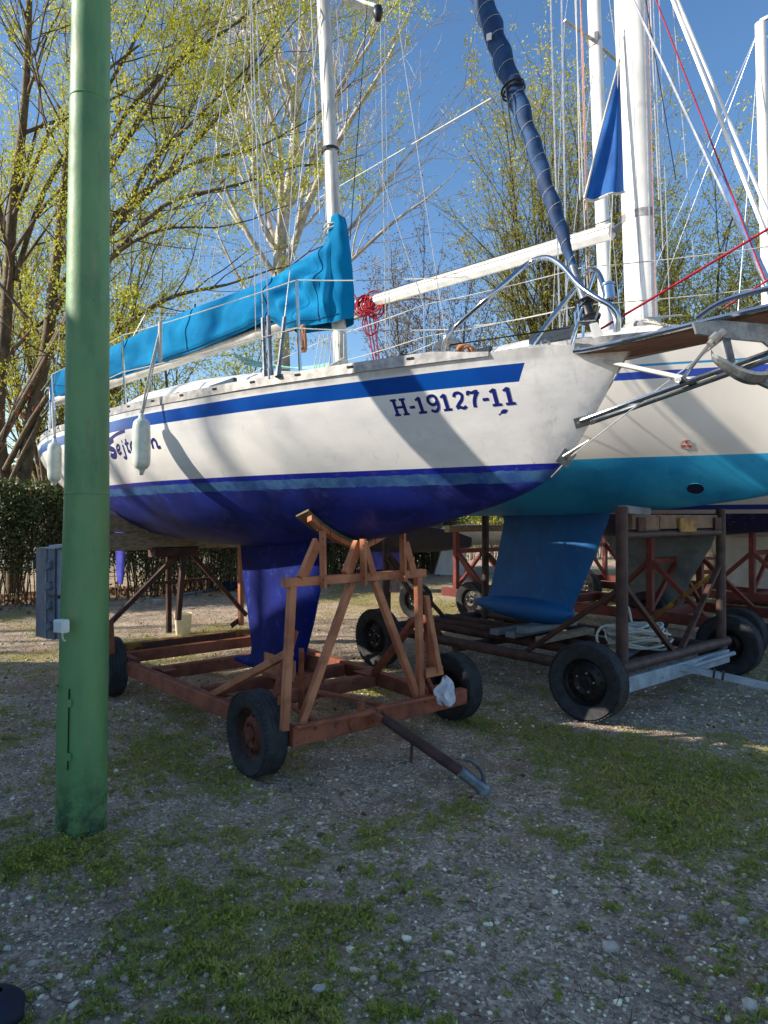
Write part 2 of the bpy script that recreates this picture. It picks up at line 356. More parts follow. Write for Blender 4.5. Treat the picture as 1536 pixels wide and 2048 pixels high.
at = t.n.new('ShaderNodeAttribute'); at.attribute_name = 'moss'
o_ = t.tc.outputs['Object']
fine = t.noise(75, 5, .75); mid = t.noise(9, 5, .65); big = t.noise(1.2, 4, .6)
vo = t.vor(62); vs_ = t.sep(vo.outputs['Color'])
g0 = t.mix(t.ramp(fine, .3, .7), S(118, 101, 86), S(202, 177, 153))
g0 = t.mix(t.math('MULTIPLY', t.ramp(vs_[0], .35, .9), .75), g0, S(248, 228, 200))
g0 = t.mix(t.math('MULTIPLY', t.ramp(vs_[1], .55, .95), .7), g0, S(93, 76, 63))
g0 = t.mix(t.ramp(mid, .44, .64), g0, t.mix(t.ramp(t.noise(140, 3, .7), .35, .65), S(142, 124, 106), S(218, 194, 170)))
g0 = t.mix(t.math('MULTIPLY', t.ramp(big, .5, .68), .45), g0, S(142, 103, 72))
moss = t.mix(t.ramp(t.noise(60, 5, .7), .35, .66), S(96, 101, 40), S(158, 154, 66))
moss = t.mix(t.math('MULTIPLY', t.ramp(t.noise(5, 3), .45, .62), .7), moss, S(151, 122, 72))
mk = t.math('ADD', at.outputs['Fac'], t.math('MULTIPLY', t.math('SUBTRACT', fine, .5), .5))
mk = t.math('ADD', mk, t.math('MULTIPLY', t.math('SUBTRACT', mid, .5), .35))
gc = t.mix(t.math('MULTIPLY', t.ramp(mk, .5, .74), .7), g0, moss)
hgt = t.math('ADD', t.math('MULTIPLY', fine, .7), t.math('MULTIPLY', vo.outputs['Distance'], -.6))
g_ = t.math('MULTIPLY', t.ramp(t.noise(2.6, 5, .7), .46, .6), .5); gc = t.mix(t.math('MULTIPLY', g_, t.ramp(mk, .62, .45)), gc, t.mix(t.ramp(fine, .3, .7), S(86, 72, 60), S(140, 124, 106))); t.bump(hgt, 1.0, .02)
M['ground'] = t.out(gc, .9)
gr = np_mesh('ground', V, F, M['ground'], smooth=True, kind='structure')
at_ = gr.data.attributes.new('moss', 'FLOAT', 'POINT'); at_.data.foreach_set('value', GR.ravel().astype(np.float32))

# gravel stones and weeds, both real geometry too many to count
def scatter(n, y0, y1, half=.66, bias=1.6, xo=0.0):
    u = NR.random(n) ** bias; y = y0 + (y1 - y0) * u; x = (NR.random(n) * 2 - 1) * (half * y + .5) + xo; return x, y
ICOV = np.array([(0, 0, 1), (.89, 0, .45), (.28, .85, .45), (-.72, .53, .45), (-.72, -.53, .45), (.28, -.85, .45), (.72, .53, -.45), (-.28, .85, -.45), (-.89, 0, -.45), (-.28, -.85, -.45), (.72, -.53, -.45), (0, 0, -1)])
def stones(name, n, y0, y1, smin, smax, pw, keep, bias=1.6):
    x, y = scatter(n, y0, y1, bias=bias); g = grassness(x, y)
    k = NR.random(n) < np.clip(keep(g), 0, 1); x, y = x[k], y[k]; n = len(x)
    s = smin + (smax - smin) * NR.random(n) ** pw
    P = ICOV[None] * NR.uniform(.72, 1.25, (n, 12, 1)) * np.stack([s * NR.uniform(.8, 1.3, n), s * NR.uniform(.6, 1, n), s * NR.uniform(.4, .75, n)], -1)[:, None, :]
    th = NR.random(n) * 6.283; c, q = np.cos(th)[:, None], np.sin(th)[:, None]
    X = P[..., 0] * c - P[..., 1] * q + x[:, None]; Y = P[..., 0] * q + P[..., 1] * c + y[:, None]; Z = P[..., 2] + (gz(x, y) + s * .12)[:, None]
    V = np.stack([X, Y, Z], -1).reshape(-1, 3); F = (np.array(ICO_F)[None] + (np.arange(n) * 12)[:, None, None]).reshape(-1, 3)
    uv = np.repeat(np.stack([NR.random(n) ** 1.2, s / smax], -1), 12, 0)
    np_mesh(name, V, F, M['gravel'], uv=uv, kind='stuff', label='loose grey and white gravel stones scattered over the boatyard ground', cat='gravel')
stones('gravel', 30000, 1.9, 6.5, .003, .0105, 1.6, lambda g: 1.2 - g * .8)
stones('gravel', 5000, 1.9, 9, .009, .023, 3.5, lambda g: 1.1 - g * .7)
stones('gravel', 13000, 5.5, 16, .008, .022, 2.2, lambda g: 1.1 - g, bias=1.2)
def leaves(P, D, n, spread, s0, s1, flat=0.0, aspect=.55):
    """n leaf quads round each point of P; returns vertices, faces, uv"""
    c = np.repeat(P, n, 0); m = len(c); c = c + NR.normal(0, 1, (m, 3)) * spread
    d = NR.normal(0, 1, (m, 3)); d[:, 2] *= (1 - flat); d /= np.linalg.norm(d, axis=1)[:, None]
    e = NR.normal(0, 1, (m, 3)); e[:, 2] *= (1 - flat); e = np.cross(d, e); e /= np.linalg.norm(e, axis=1)[:, None] + 1e-9
    s = (s0 + (s1 - s0) * NR.random(m))[:, None]
    V = np.stack([c - d * s, c + e * s * aspect, c + d * s, c - e * s * aspect], 1).reshape(-1, 3)
    F = np.arange(m * 4).reshape(m, 4); uv = np.repeat(np.stack([NR.random(m), NR.random(m)], -1), 4, 0); return V, F, uv
def weeds(n, y0, y1, s0, s1, thr, bias, h):
    x, y = scatter(n, y0, y1, bias=bias); g = grassness(x, y) + (fbm(x, y, 22, 4.4, 2) - .5) * 1.15
    k = (g > thr) & (NR.random(n) < np.clip((g - thr) * 3.6, 0, .85)); x, y, g = x[k], y[k], g[k]; n = len(x)
    s = (s0 + (s1 - s0) * NR.random(n)) * (1 + 1.0 * np.clip(g - .75, 0, .6)); th = NR.random(n) * 6.283
    lean = NR.uniform(.3, 1.4, n); z = gz(x, y) + NR.random(n) ** 1.5 * h * np.clip((g - thr) * 3, .15, 1.6)
    dx, dy = np.cos(th), np.sin(th); wx, wy = -dy * s * .3, dx * s * .3
    p0 = np.stack([x - wx, y - wy, z], -1); p1 = np.stack([x + wx, y + wy, z], -1)
    p2 = np.stack([x + dx * s * lean, y + dy * s * lean, z + s * (1.1 - lean * .5)], -1)
    V = np.stack([p0, p1, p2], 1).reshape(-1, 3); F = np.arange(n * 3).reshape(n, 3)
    uv = np.repeat(np.stack([np.clip(NR.random(n) * .8 + (fbm(x, y, 2.2, 7.7, 3) - .45) * .9, 0, 1), NR.random(n)], -1), 3, 0)
    return V, F, uv
W = [weeds(26000, 1.9, 7.0, .016, .034, .56, 1.5, .012), weeds(460000, 1.9, 7.5, .006, .016, .50, 1.5, .02), weeds(90000, 6.5, 22, .014, .035, .52, 1.3, .03)]
off = np.cumsum([0] + [len(w[0]) for w in W[:-1]])
np_mesh('ground_weeds', np.concatenate([w[0] for w in W]), np.concatenate([w[1] + o for w, o in zip(W, off)]), M['weed'], uv=np.concatenate([w[2] for w in W]), kind='stuff', label='low green weeds and moss growing in patches through the gravel', cat='weeds')
# tall tufts round the pole foot
tx = NR.normal(0, 1, 260) * .19 - 1.62; ty = NR.normal(0, 1, 260) * .13 + 3.42
P = np.stack([tx, ty, np.abs(NR.normal(0, 1, 260)) * .018 + .01], -1)
V, F, uv = leaves(P, None, 14, .014, .005, .011)
np_mesh('weed_tuft', V, F, M['weed'], uv=uv, kind='stuff', label='taller leafy weeds crowded round the foot of the green pole', cat='weeds')
# dry leaves under the hedge and round about
lx = NR.uniform(-8.5, 2.5, 5200); ly = 14.2 + (lx + 8) * .95 + np.abs(NR.normal(0, 1, 5200)) * -1.5 + .5
P = np.stack([lx, ly, np.full_like(lx, .03)], -1); V, F, uv = leaves(P, None, 1, .01, .03, .06, .7, .7)
lx = NR.uniform(-4, 6, 500); ly = NR.uniform(3, 12, 500); P2 = np.stack([lx, ly, gz(lx, ly) + .012], -1); LV2, LF2, Luv2 = leaves(P2, None, 1, .003, .012, .028, .85, .6)
np_mesh('leaf_litter', np.concatenate([V, LV2]), np.concatenate([F, LF2 + len(V)]), M['litter'], uv=np.concatenate([uv, Luv2]), kind='stuff', label='dry brown leaves lying along the hedge foot and over the gravel', cat='leaves')
# fallen twigs
sg = []
for i in range(420):
    y = 2.3 + 8 * R.random() ** 1.5; x = R.uniform(-.6, .6) * y; a = R.uniform(0, 6.28); L = R.uniform(.03, .14); z = float(gz(x, y)) + .008
    m_ = (x + math.cos(a) * L * .5, y + math.sin(a) * L * .5, z + .006); a += R.gauss(0, .4); e_ = (m_[0] + math.cos(a) * L * .5, m_[1] + math.sin(a) * L * .5, z)
    sg += [((x, y, z), m_, .0022, .0018), (m_, e_, .0018, .001)]
TWIGS = sg
# stones one can tell apart
for i, (px, py, r, lb) in enumerate([
    (546, 1541, .022, 'pale stone wedged against the near front tyre of the rusty trailer'), (640, 1985, .026, 'pointed pale stone in the weeds near the bottom edge'),
    (684, 1556, .026, 'broad flat pale stone in front of the rusty trailer frame'), (1222, 1896, .034, 'long grey stone lying in moss at lower right'),
    (15, 1897, .02, 'white stone at the left edge of the yard'), (1500, 2015, .035, 'large grey stone at the lower right corner'),
    (1462, 1738, .022, 'tan upright stone in the right-hand weeds'), (1098, 1719, .018, 'round dark grey pebble on bare gravel'),
    (1485, 1842, .024, 'angular grey stone at the right edge of the moss'), (1366, 1830, .019, 'white stone right of the bare gravel'),
    (396, 1698, .014, 'small pale stone right of the green pole'), (550, 1676, .012, 'small oblong white stone on bare gravel'),
    (1086, 1965, .014, 'white diamond-shaped stone near the bottom edge'), (1150, 1800, .016, 'pale stone beside the mossy strip'),
    (332, 1861, .014, 'pale flat stone in the left-hand weeds'), (1377, 1741, .014, 'small white stone under the right-hand weeds'),
    (592, 1872, .014, 'white pebble in the middle of the weeds'), (628, 1908, .016, 'pale pebble above the pointed stone')]):
    p = pg(px, py); MB().rock((0, 0, r * .3), r * 1.15, .75).build('stone', M['stone'], org=(0, 0, 0), label=lb, cat='stone', group='loose stones on the ground').location = (p.x, p.y, float(gz(p.x, p.y)))

# ------------------------------------------------------------------ trees
def seg_mesh(name, segs, k, mat, parent, **kw):
    A = np.array([s[0] for s in segs]); B = np.array([s[1] for s in segs]); ra = np.array([s[2] for s in segs]); rb = np.array([s[3] for s in segs])
    D = B - A; Ln = np.linalg.norm(D, axis=1)[:, None] + 1e-9; D = D / Ln
    B = B + D * (rb[:, None] * .3); ref = np.where(np.abs(D[:, 2:3]) > .9, np.array([[1., 0, 0]]), np.array([[0., 0, 1]]))
    U = np.cross(D, ref); U /= np.linalg.norm(U, axis=1)[:, None]; Wv = np.cross(D, U)
    th = np.arange(k) * 2 * math.pi / k
    ring = lambda P, r: P[:, None] + (U[:, None] * np.cos(th)[None, :, None] + Wv[:, None] * np.sin(th)[None, :, None]) * r[:, None, None]
    V = np.concatenate([ring(A, ra), ring(B, rb)], 1).reshape(-1, 3); n = len(A)
    base = (np.arange(n) * 2 * k)[:, None, None]; j = np.arange(k)
    F = (np.stack([j, (j + 1) % k, k + (j + 1) % k, k + j], -1)[None] + base).reshape(-1, 4)
    return np_mesh(name, V, F, mat, parent, smooth=True, **kw)
seg_mesh('fallen_twigs', TWIGS, 3, M['twig_dark'], None, kind='stuff', label='thin dry twigs lying scattered over the gravel', cat='twigs')
def rdir(d, ang):
    d, a, u = basis(d); t = R.uniform(0, 6.283); return (d * math.cos(ang) + (a * math.cos(t) + u * math.sin(t)) * math.sin(ang)).normalized()
class Tree:
    def __init__(s, rmin=.004, trop=.06, wig=.13, ratio=(.42, .72), ang=(22, 48), density=1.0, step=.45, maxlev=3, droop=0.0):
        s.__dict__.update(locals()); s.big = []; s.tw = []; s.tips = []
    def path(s, pts, r0, r1, lev=0, dens=1.0, first=.15):
        P = smooth_path(pts, 4); n = len(P) - 1; tot = sum((P[i + 1] - P[i]).length for i in range(n)); acc = 0
        for i in range(n):
            f = i / n; g = (i + 1) / n; ra = r0 + (r1 - r0) * f; rb = r0 + (r1 - r0) * g
            s.big.append((tuple(P[i]), tuple(P[i + 1]), ra, rb)); L = (P[i + 1] - P[i]).length
            if f > first:
                m = L / s.step * dens * s.density; k = int(m) + (R.random() < m % 1)
                for _ in range(k):
                    s.grow(P[i].lerp(P[i + 1], R.random()), rdir(P[i + 1] - P[i], rad(R.uniform(*s.ang))), tot * R.uniform(.22, .42) * (1.15 - .5 * f), ra * R.uniform(.3, .55), lev + 1)
        s.grow(P[-1], P[-1] - P[-2], tot * .3, r1, lev + 1)
    def grow(s, p, d, L, r, lev):
        d = Vector(d).normalized(); n = max(2, min(7, int(L / (s.step * .8)))); st = L / n; r = max(r, s.rmin)
        for i in range(n):
            d = (d + Vector((R.gauss(0, s.wig), R.gauss(0, s.wig), R.gauss(0, s.wig) + s.trop - s.droop * lev))).normalized()
            q = p + d * st; ra = r * (1 - .6 * i / n); rb = r * (1 - .6 * (i + 1) / n)
            (s.big if ra > .018 else s.tw).append((tuple(p), tuple(q), ra, rb)); p = q
            if lev < s.maxlev and i > 0 or (lev < s.maxlev and n < 3):
                for _ in range(1 if R.random() < .75 * s.density else 2 if R.random() < .3 else 0):
                    s.grow(p, rdir(d, rad(R.uniform(*s.ang))), L * R.uniform(*s.ratio), rb * .65, lev + 1)
            if lev >= s.maxlev - 1: s.tips.append(tuple(p))
    def build(s, loc, bark, twig, leafmat, nleaf, spread, s0, s1, frac=1.0, **kw):
        root = empty('tree', loc, **kw); o = np.array(loc)
        sh = lambda L: [(tuple(np.array(a) - o), tuple(np.array(b) - o), c, d) for a, b, c, d in L]
        seg_mesh('trunk', sh([q for q in s.big if q[2] > .03] or s.big), 6, bark, root)
        rest = sh([q for q in s.big if q[2] <= .03]) + sh(s.tw)
        cr = seg_mesh('crown', rest, 3, twig, root)
        if nleaf:
            T = np.array(s.tips) - o; T = T[NR.random(len(T)) < frac]
            V, F, uv = leaves(T, None, nleaf, spread, s0, s1)
            np_mesh('foliage', V, F, leafmat, cr, uv=uv)
        return root
def px_path(pts): return [pd(*p) for p in pts]
# big spreading maple in bloom, left
T = Tree(step=.52, maxlev=4, density=.85, trop=.05, wig=.14)
base = Vector((-8.4, 15.4, 0))
T.path([base, (-8.35, 15.3, 1.8)] + px_path([(-5, 860, 15.1), (12, 640, 15.0), (25, 420, 15.0), (50, 200, 15.0), (60, -60, 15.0)]), .19, .06, dens=.6, first=.4)
T.path([base + Vector((.1, 0, 1.4))] + px_path([(60, 860, 14.9), (92, 700, 14.8), (108, 560, 14.6), (128, 380, 14.5), (150, 160, 14.5), (175, -80, 14.6)]), .16, .05, dens=.6, first=.3)
for pts, r0 in [([(-10, 900, 15.0), (70, 760, 14.6), (135, 640, 14.2), (218, 520, 13.8), (320, 460, 13.6), (430, 455, 13.5)], .085),
                ([(30, 820, 14.8), (120, 660, 14.6), (218, 480, 14.6), (300, 330, 14.4), (400, 230, 14.3), (520, 110, 14.2)], .08),
                ([(95, 640, 14.6), (218, 470, 15.0), (330, 350, 15.2), (440, 230, 15.2), (560, 80, 15.4)], .08),
                ([(10, 940, 15.0), (90, 800, 14.6), (200, 690, 14.2), (330, 600, 14.0), (450, 570, 13.8), (540, 540, 13.8)], .07),
                ([(110, 540, 14.6), (218, 340, 14.6), (300, 210, 14.5), (380, 90, 14.5), (450, -60, 14.5)], .07),
                ([(100, 600, 14.7), (230, 430, 15.4), (380, 330, 15.8), (500, 300, 16.0), (600, 250, 16.0)], .07),
                ([(30, 560, 15.0), (90, 380, 15.2), (200, 200, 15.2), (280, 60, 15.2), (330, -80, 15.0)], .06),
                ([(5, 1000, 15.0), (60, 880, 14.8), (110, 800, 14.6), (200, 740, 14.4), (300, 720, 14.3)], .06),
                ([(25, 500, 15.0), (-40, 300, 15.0), (-90, 100, 15.0)], .07),
                ([(218, 520, 13.8), (330, 410, 13.7), (470, 370, 13.7), (600, 330, 13.8)], .05),
                ([(130, 430, 14.5), (250, 230, 14.0), (360, 120, 13.8), (480, 40, 13.8), (560, -50, 13.8)], .05)]:
    T.path(px_path(pts), r0, .018, lev=1, dens=1.25, first=.2)
print('maple', len(T.big), len(T.tw), len(T.tips))
T.build(base, M['bark_dark'], M['twig_dark'], M['bloom'], 30, .085, .016, .038, .85, label='big spreading maple in yellow-green bloom leaning in behind the green pole', cat='tree')
# pale bare tree, centre
T = Tree(rmin=.0085, step=.62, maxlev=4, density=1.0, trop=.09, wig=.13, ang=(18, 44))
base = Vector((-2.9, 20, 0))
T.path([base, (-2.9, 20, 2)] + px_path([(565, 700, 20), (560, 500, 20), (585, 330, 20.2), (600, 130, 20.3), (620, -80, 20.4)]), .3, .09, dens=1, first=.35)
for pts, r0 in [([(565, 560, 20), (620, 400, 19.6), (690, 260, 19.2), (770, 130, 19), (830, 0, 19)], .13), ([(560, 520, 20), (510, 330, 20.4), (490, 160, 20.6), (500, -40, 20.6)], .11),
                ([(575, 420, 20), (660, 250, 20.5), (700, 100, 20.6), (720, -60, 20.8)], .1), ([(565, 640, 20), (680, 540, 19.4), (780, 450, 19), (850, 400, 19)], .08),
                ([(562, 600, 20), (690, 470, 20.4), (800, 330, 20.8), (870, 250, 21)], .07), ([(565, 680, 20), (480, 560, 20.4), (420, 430, 20.6)], .07),
                ([(575, 660, 20), (700, 640, 19.2), (800, 600, 19), (880, 600, 19)], .06)]:
    T.path(px_path(pts), r0, .025, lev=1, dens=1.15)
print('white', len(T.big), len(T.tw), len(T.tips))
T.build(base, M['bark_white'], M['twig_white'], M['buds'], 1, .06, .02, .045, .35, label='tall bare pale-barked tree rising behind the first mast', cat='tree')
def maple(bx, by, H, spread, nst, mat, label, frac=.6, dens=1.15, lean=0.0, ml=3, nl=8, sz=1.0):
    T = Tree(step=.55, maxlev=ml, density=dens, trop=.1, wig=.12, ang=(20, 44)); b = Vector((bx, by, 0))
    T.big.append(((bx, by, 0), (bx, by, 1.1), .2, .17))
    for i in range(nst):
        a = 6.283 * i / nst + R.uniform(-.4, .4); s = spread * R.uniform(.5, 1)
        top = Vector((bx + math.cos(a) * s + lean, by + math.sin(a) * s * .7, H * R.uniform(.78, 1)))
        T.path([b + Vector((0, 0, .9)), b + Vector((math.cos(a) * s * .25, math.sin(a) * s * .2, H * .3)), b.lerp(top, .62) + Vector((math.cos(a) * s * .12, 0, H * .02)), top], .1, .02, lev=1, dens=1.5, first=.18)
    return T.build(b, M['bark_dark'], M['twig_dark'], mat, nl + 14, .10 * sz, .020 * sz, .046 * sz, min(1, frac * 1.3), label=label, cat='tree')
maple(5.0, 17.5, 11.2, 1.9, 9, M['bloom2'], 'budding multi-stemmed maple standing behind the bow of the nearest yacht', .5)
maple(8.9, 18.5, 9.2, 2.0, 11, M['bloom2'], 'rounded ochre-blooming maple right of the thick white mast', .75)
maple(12.2, 19.5, 8.6, 1.8, 10, M['bloom2'], 'ochre-blooming maple behind the far right mast at the picture edge', .7)
maple(-5.2, 18.2, 6.6, 2.6, 8, M['bloom'], 'smaller maple in bright bloom behind the blue sail cover', .7)
maple(-9.5, 19.5, 10.5, 2.8, 8, M['bloom'], 'farther maple in thin bloom at the left edge behind the wall', .6)
maple(1.6, 21.0, 8.4, 2.0, 7, M['buds'], 'low half-bare tree between the first mast and the blue rolled jib', .8, nl=4)
# low twig with red young leaves at left
T = Tree(step=.2, maxlev=2, density=.7, trop=.12); T.path(px_path([(-30, 1000, 9.6), (10, 860, 9.6), (50, 750, 9.6), (60, 690, 9.6)]), .012, .005, lev=0, dens=.7)
T.build(tuple(pg(-30, 1300)), M['twig_dark'], M['twig_dark'], M['redbud'], 3, .03, .015, .03, .5, label='thin sapling with red-brown young leaves at the left edge', cat='sapling')
# distant wood: reads as one mass
def mass(name, pts, n, h, dx, mat, s0, s1, **kw):
    A, B = np.array(pts[0]), np.array(pts[1]); u = NR.random(n)[:, None]; P = A + (B - A) * u
    hh = h * (.55 + .45 * fbm(P[:, 0], P[:, 1], .35, 2.2, 3) * 1.6); z = NR.random(n) ** .8 * hh
    P = np.concatenate([P + NR.normal(0, 1, (n, 2)) * dx, z[:, None]], 1)
    V, F, uv = leaves(P, None, 2, .12, s0, s1); return np_mesh(name, V, F, mat, uv=uv, **kw)
mass('distant_wood', ((-60, 62), (75, 62)), 42000, 7.5, 3.5, M['dense'], .12, .34, kind='stuff', label='far green wood closing the yard behind all the boats', cat='wood')
mass('distant_wood', ((-42, 38), (16, 40)), 16000, 3.6, 1.2, M['bloom'], .06, .16, kind='stuff', label='light green bushes beyond the yard behind the hedge', cat='bushes')
# hedge
def hedge(pts, h, w, n, nst, label, name='hedge', mat='hedge', lo=.25):
    A, B = Vector(pts[0]), Vector(pts[1]); r = empty(name, (*A, 0), label=label, cat='hedge'); dn = (B - A); L = dn.length; dn.normalize(); sd = Vector((-dn.y, dn.x))
    seg = []
    for i in range(nst):
        t_ = R.uniform(0, L); p = A * 0 + dn * t_ + sd * R.gauss(0, w * .3); q = p + Vector((R.gauss(0, .2), R.gauss(0, .2))); H = h * R.uniform(.6, 1)
        m_ = p.lerp(q, .5) + Vector((R.gauss(0, .06), R.gauss(0, .06)))
        seg += [((*p, 0), (*m_, H * .5), .014, .01), ((*m_, H * .5), (*q, H), .01, .004)]
        seg += [((*m_, H * .5), (m_.x + R.gauss(0, .2), m_.y + R.gauss(0, .2), H * .85), .007, .003)]
    seg_mesh('stems', seg, 3, M['twig_dark'], r)
    u = NR.random(n) * L; z = h * (lo + (1 - lo) * NR.random(n) ** .7) * (.82 + .3 * fbm(u, u * 0, .9, 6.0, 3)); s_ = NR.normal(0, 1, n) * w * .4
    keep = fbm(u, z, 2.6, 8.8, 3) > .36 - .1 * (z > h * .4); u, z, s_ = u[keep], z[keep], s_[keep]
    P = np.stack([dn.x * u + sd.x * s_, dn.y * u + sd.y * s_, z], -1)
    V, F, uv = leaves(P, None, 3, .05, .022, .045); np_mesh('leaves', V, F, M[mat], r, uv=uv, kind='stuff')
hedge(((-12, 10.8), (-5.2, 14.6)), 2.5, .9, 26000, 260, 'dense clipped hedge at the left behind the grey electric cabinet')
hedge(((-5.2, 14.6), (2.4, 23.5)), 2.3, .9, 34000, 900, 'thin leggy hedge seen under the hull of the nearest yacht', mat='hedge', lo=.1)
hedge(((3, 27), (30, 34)), 2.6, 1.0, 15000, 500, 'sunlit hedge far behind the red trailers', mat='dense')
# low wall with a rail, beyond the hedge at left
r = empty('yard_wall', (-14, 20, 0), label='low white wall with a brown rail beyond the left hedge', cat='wall')
MB().box((4.5, 1, 1.35), (11, .22, 2.7)).build('wall', M['sacrete'], r)
for z in (3.25, 3.6): bar('rail', (-1, 1, z), (10, 1, z), .06, .13, M['wood'], r)
for x in range(6): bar('rail_post', (-.6 + x * 2.1, 1.02, 2.7), (-.6 + x * 2.1, 1.02, 3.75), .1, .1, M['wood'], r)
# unseen shed added at left, shaped to shade near ground; ridge runs along X
r = empty('shade_shed', (-11.5, 3.2, 0), label='pale gabled shed added unseen left of the yard to shade the near ground', cat='shed')
MB().box((0, -1.85, 1.3), (7.0, 11.5, 2.6)).build('wall', M['sacrete'], r)
for x in (-3.4, 3.4): MB().prism([(x, -7.6, 2.6), (x, 3.9, 2.6), (x, 0, 5.9), (x, -7.6, 3.1)], (1, 0, 0), .2).build('gable', M['sacrete'], r)
b_ = MB(); b_.bar((0, 4.3, 2.5), (0, 0, 6.07), 7.5, .12, (0, .65, .76)); b_.bar((0, -8.2, 3.0), (0, 0, 6.065), 7.5, .12, (0, -.37, .93)); b_.build('roof', M['roof'], r)
for y in (-2, 2): MB().box((3.52, y, 1.5), (.06, 1.4, 1.1)).build('window', M['glass'], r)
# trees left of the frame: their boughs throw the dappled light on hull and pole
def shade_tree(bx, by, H, label, frac=.5, trunk=.16, nl=7, n=7, sp=2.2, lo=.3):
    T = Tree(step=.6, maxlev=3, density=.8, trop=.06); b = Vector((bx, by, 0)); T.big.append(((bx, by, 0), (bx, by, H * lo), trunk, trunk * .8))
    for i in range(n):
        a = 6.283 * i / n + R.uniform(-.3, .3); top = b + Vector((math.cos(a) * sp, math.sin(a) * sp, H * R.uniform(.6, 1)))
        T.path([b + Vector((0, 0, H * lo)), b.lerp(top, .55) + Vector((0, 0, H * .12)), top], trunk * .5, .02, lev=1, dens=1.3)
    T.build(b, M['bark_dark'], M['twig_dark'], M['bloom'], nl, .09, .03, .06, frac, label=label, cat='tree')
shade_tree(-17.5, 4.6, 13.5, 'tall blooming tree behind the added shed, left of the yard', .45, sp=2.6, trunk=.22, lo=.35)
shade_tree(-19.5, 7.8, 12.5, 'second blooming tree behind the added shed, left of the yard', .4, sp=2.4, lo=.3)
# ------------------------------------------------------------------ hulls
def pchip(xs, ys):
    xs = np.array(xs, float); ys = np.array(ys, float); h = np.diff(xs); d = np.diff(ys) / h; m = np.zeros(len(xs))
    for i in range(1, len(xs) - 1):
        if d[i - 1] * d[i] > 0:
            w1 = 2 * h[i] + h[i - 1]; w2 = h[i] + 2 * h[i - 1]; m[i] = (w1 + w2) / (w1 / d[i - 1] + w2 / d[i])
    m[0], m[-1] = d[0], d[-1]
    def f(x):
        x = np.clip(np.asarray(x, float), xs[0], xs[-1]); i = np.clip(np.searchsorted(xs, x) - 1, 0, len(h) - 1)
        t = (x - xs[i]) / h[i]; return (ys[i] * (1 + 2 * t) * (1 - t) ** 2 + h[i] * m[i] * t * (1 - t) ** 2 + ys[i + 1] * t * t * (3 - 2 * t) + h[i] * m[i + 1] * t * t * (t - 1))
    return f
class Hull:
    def __init__(s, B, Sz, K, vee, x0, x1):
        s.B, s.S, s.K, s.V = pchip(*zip(*B)), pchip(*zip(*Sz)), pchip(*zip(*K)), pchip(*zip(*vee)); s.x0, s.x1 = x0, x1
    def sec(s, x, u):                       # u 0 keel .. 1 sheer -> (y, z)
        b, k, h, w = float(s.B(x)), float(s.K(x)), float(s.S(x) - s.K(x)), float(s.V(x))
        ph = u * math.pi / 2
        z = (1 - math.cos(ph)); z = z * (1 - w) + u * w
        y = math.sin(ph) ** .92 * (1 - w) + (u ** .8) * w
        return b * y, k + h * z
    def y(s, x, z):
        lo, hi = 0., 1.
        for _ in range(24):
            m = (lo + hi) / 2
            if s.sec(x, m)[1] < z: lo = m
            else: hi = m
        return s.sec(x, hi)[0]
    def hit(s, fr, px, py):                 # sight line on the near side of the hull -> frame point
        d = ray(px, py); prev = None
        for i in range(100, 1400):
            p = fr.L(CAM + d * (i * .01)); 
            if s.x0 <= p.x <= s.x1 and float(s.K(p.x)) < p.z < float(s.S(p.x)) and p.y <= s.y(p.x, p.z): return p
        return None
    def pt(s, x, z, off=0.0):
        y0 = s.y(x, z); e = .02
        n = Vector((-(s.y(x + e, z) - s.y(x - e, z)) / (2 * e), 1, -(s.y(x, z + e) - s.y(x, z - e)) / (2 * e))).normalized()
        return Vector((x, y0, z)) + n * off, n
    def shell(s, name, mat, parent, rake=0.0, **k):
        st = np.concatenate([s.x0 + (np.linspace(0, 1, 26) ** 1.6) * 1.4, np.linspace(s.x0 + 1.4, s.x1, 44)[1:]]); nu = 30
        P, uv = [], []
        for x in st:
            row = []; col = []
            for i in range(-nu, nu + 1):
                y, z = s.sec(x, abs(i) / nu); xx = x + rake * max(0, (x - s.x1 + .4) / .4) * (abs(i) / nu)
                row.append((xx, y * (1 if i > 0 else -1), z)); col.append((x, float(s.S(x)) - z))
            P.append(row); uv += col
        m = MB().grid(P); m.uv = uv; n = len(P[0]); m.f.append(tuple((len(P) - 1) * n + j for j in range(n)))
        return m.build(name, mat, parent, smooth=True, **k)
    def deck(s, name, mat, parent, dz=-.015, inset=.02, camber=.05):
        P = []
        for x in np.linspace(s.x0 + .06, s.x1 - .01, 50):
            b = max(float(s.B(x)) - inset, .003); P.append([(x, b * q, float(s.S(x)) + dz + camber * (1 - q * q) * min(1, b)) for q in np.linspace(-1, 1, 13)])
        return MB().grid(P).build(name, mat, parent, smooth=True)
def ribbon(h, pts, w, off=.003, mb=None, taper=None):
    """flat stroke laid on the hull side; pts are (x, z) in the boat frame"""
    mb = mb or MB(); n = len(pts); rows = []
    for i, (x, z) in enumerate(pts):
        a = pts[max(i - 1, 0)]; b = pts[min(i + 1, n - 1)]; dx, dz = b[0] - a[0], b[1] - a[1]; l = math.hypot(dx, dz) or 1
        nx, nz = -dz / l, dx / l; ww = (w if taper is None else taper[i]) / 2
        rows.append([h.pt(x + nx * ww * q, z + nz * ww * q, off)[0] for q in (-1, 0, 1)])
    return mb.grid(rows)
def dense(pts, k=5, curve=False):
    if curve: return [(p.x, p.y) for p in smooth_path([(a, b, 0) for a, b in pts], k)]
    out = []
    for (a, b), (c, d) in zip(pts, pts[1:]): out += [(a + (c - a) * i / k, b + (d - b) * i / k) for i in range(k)]
    return out + [pts[-1]]

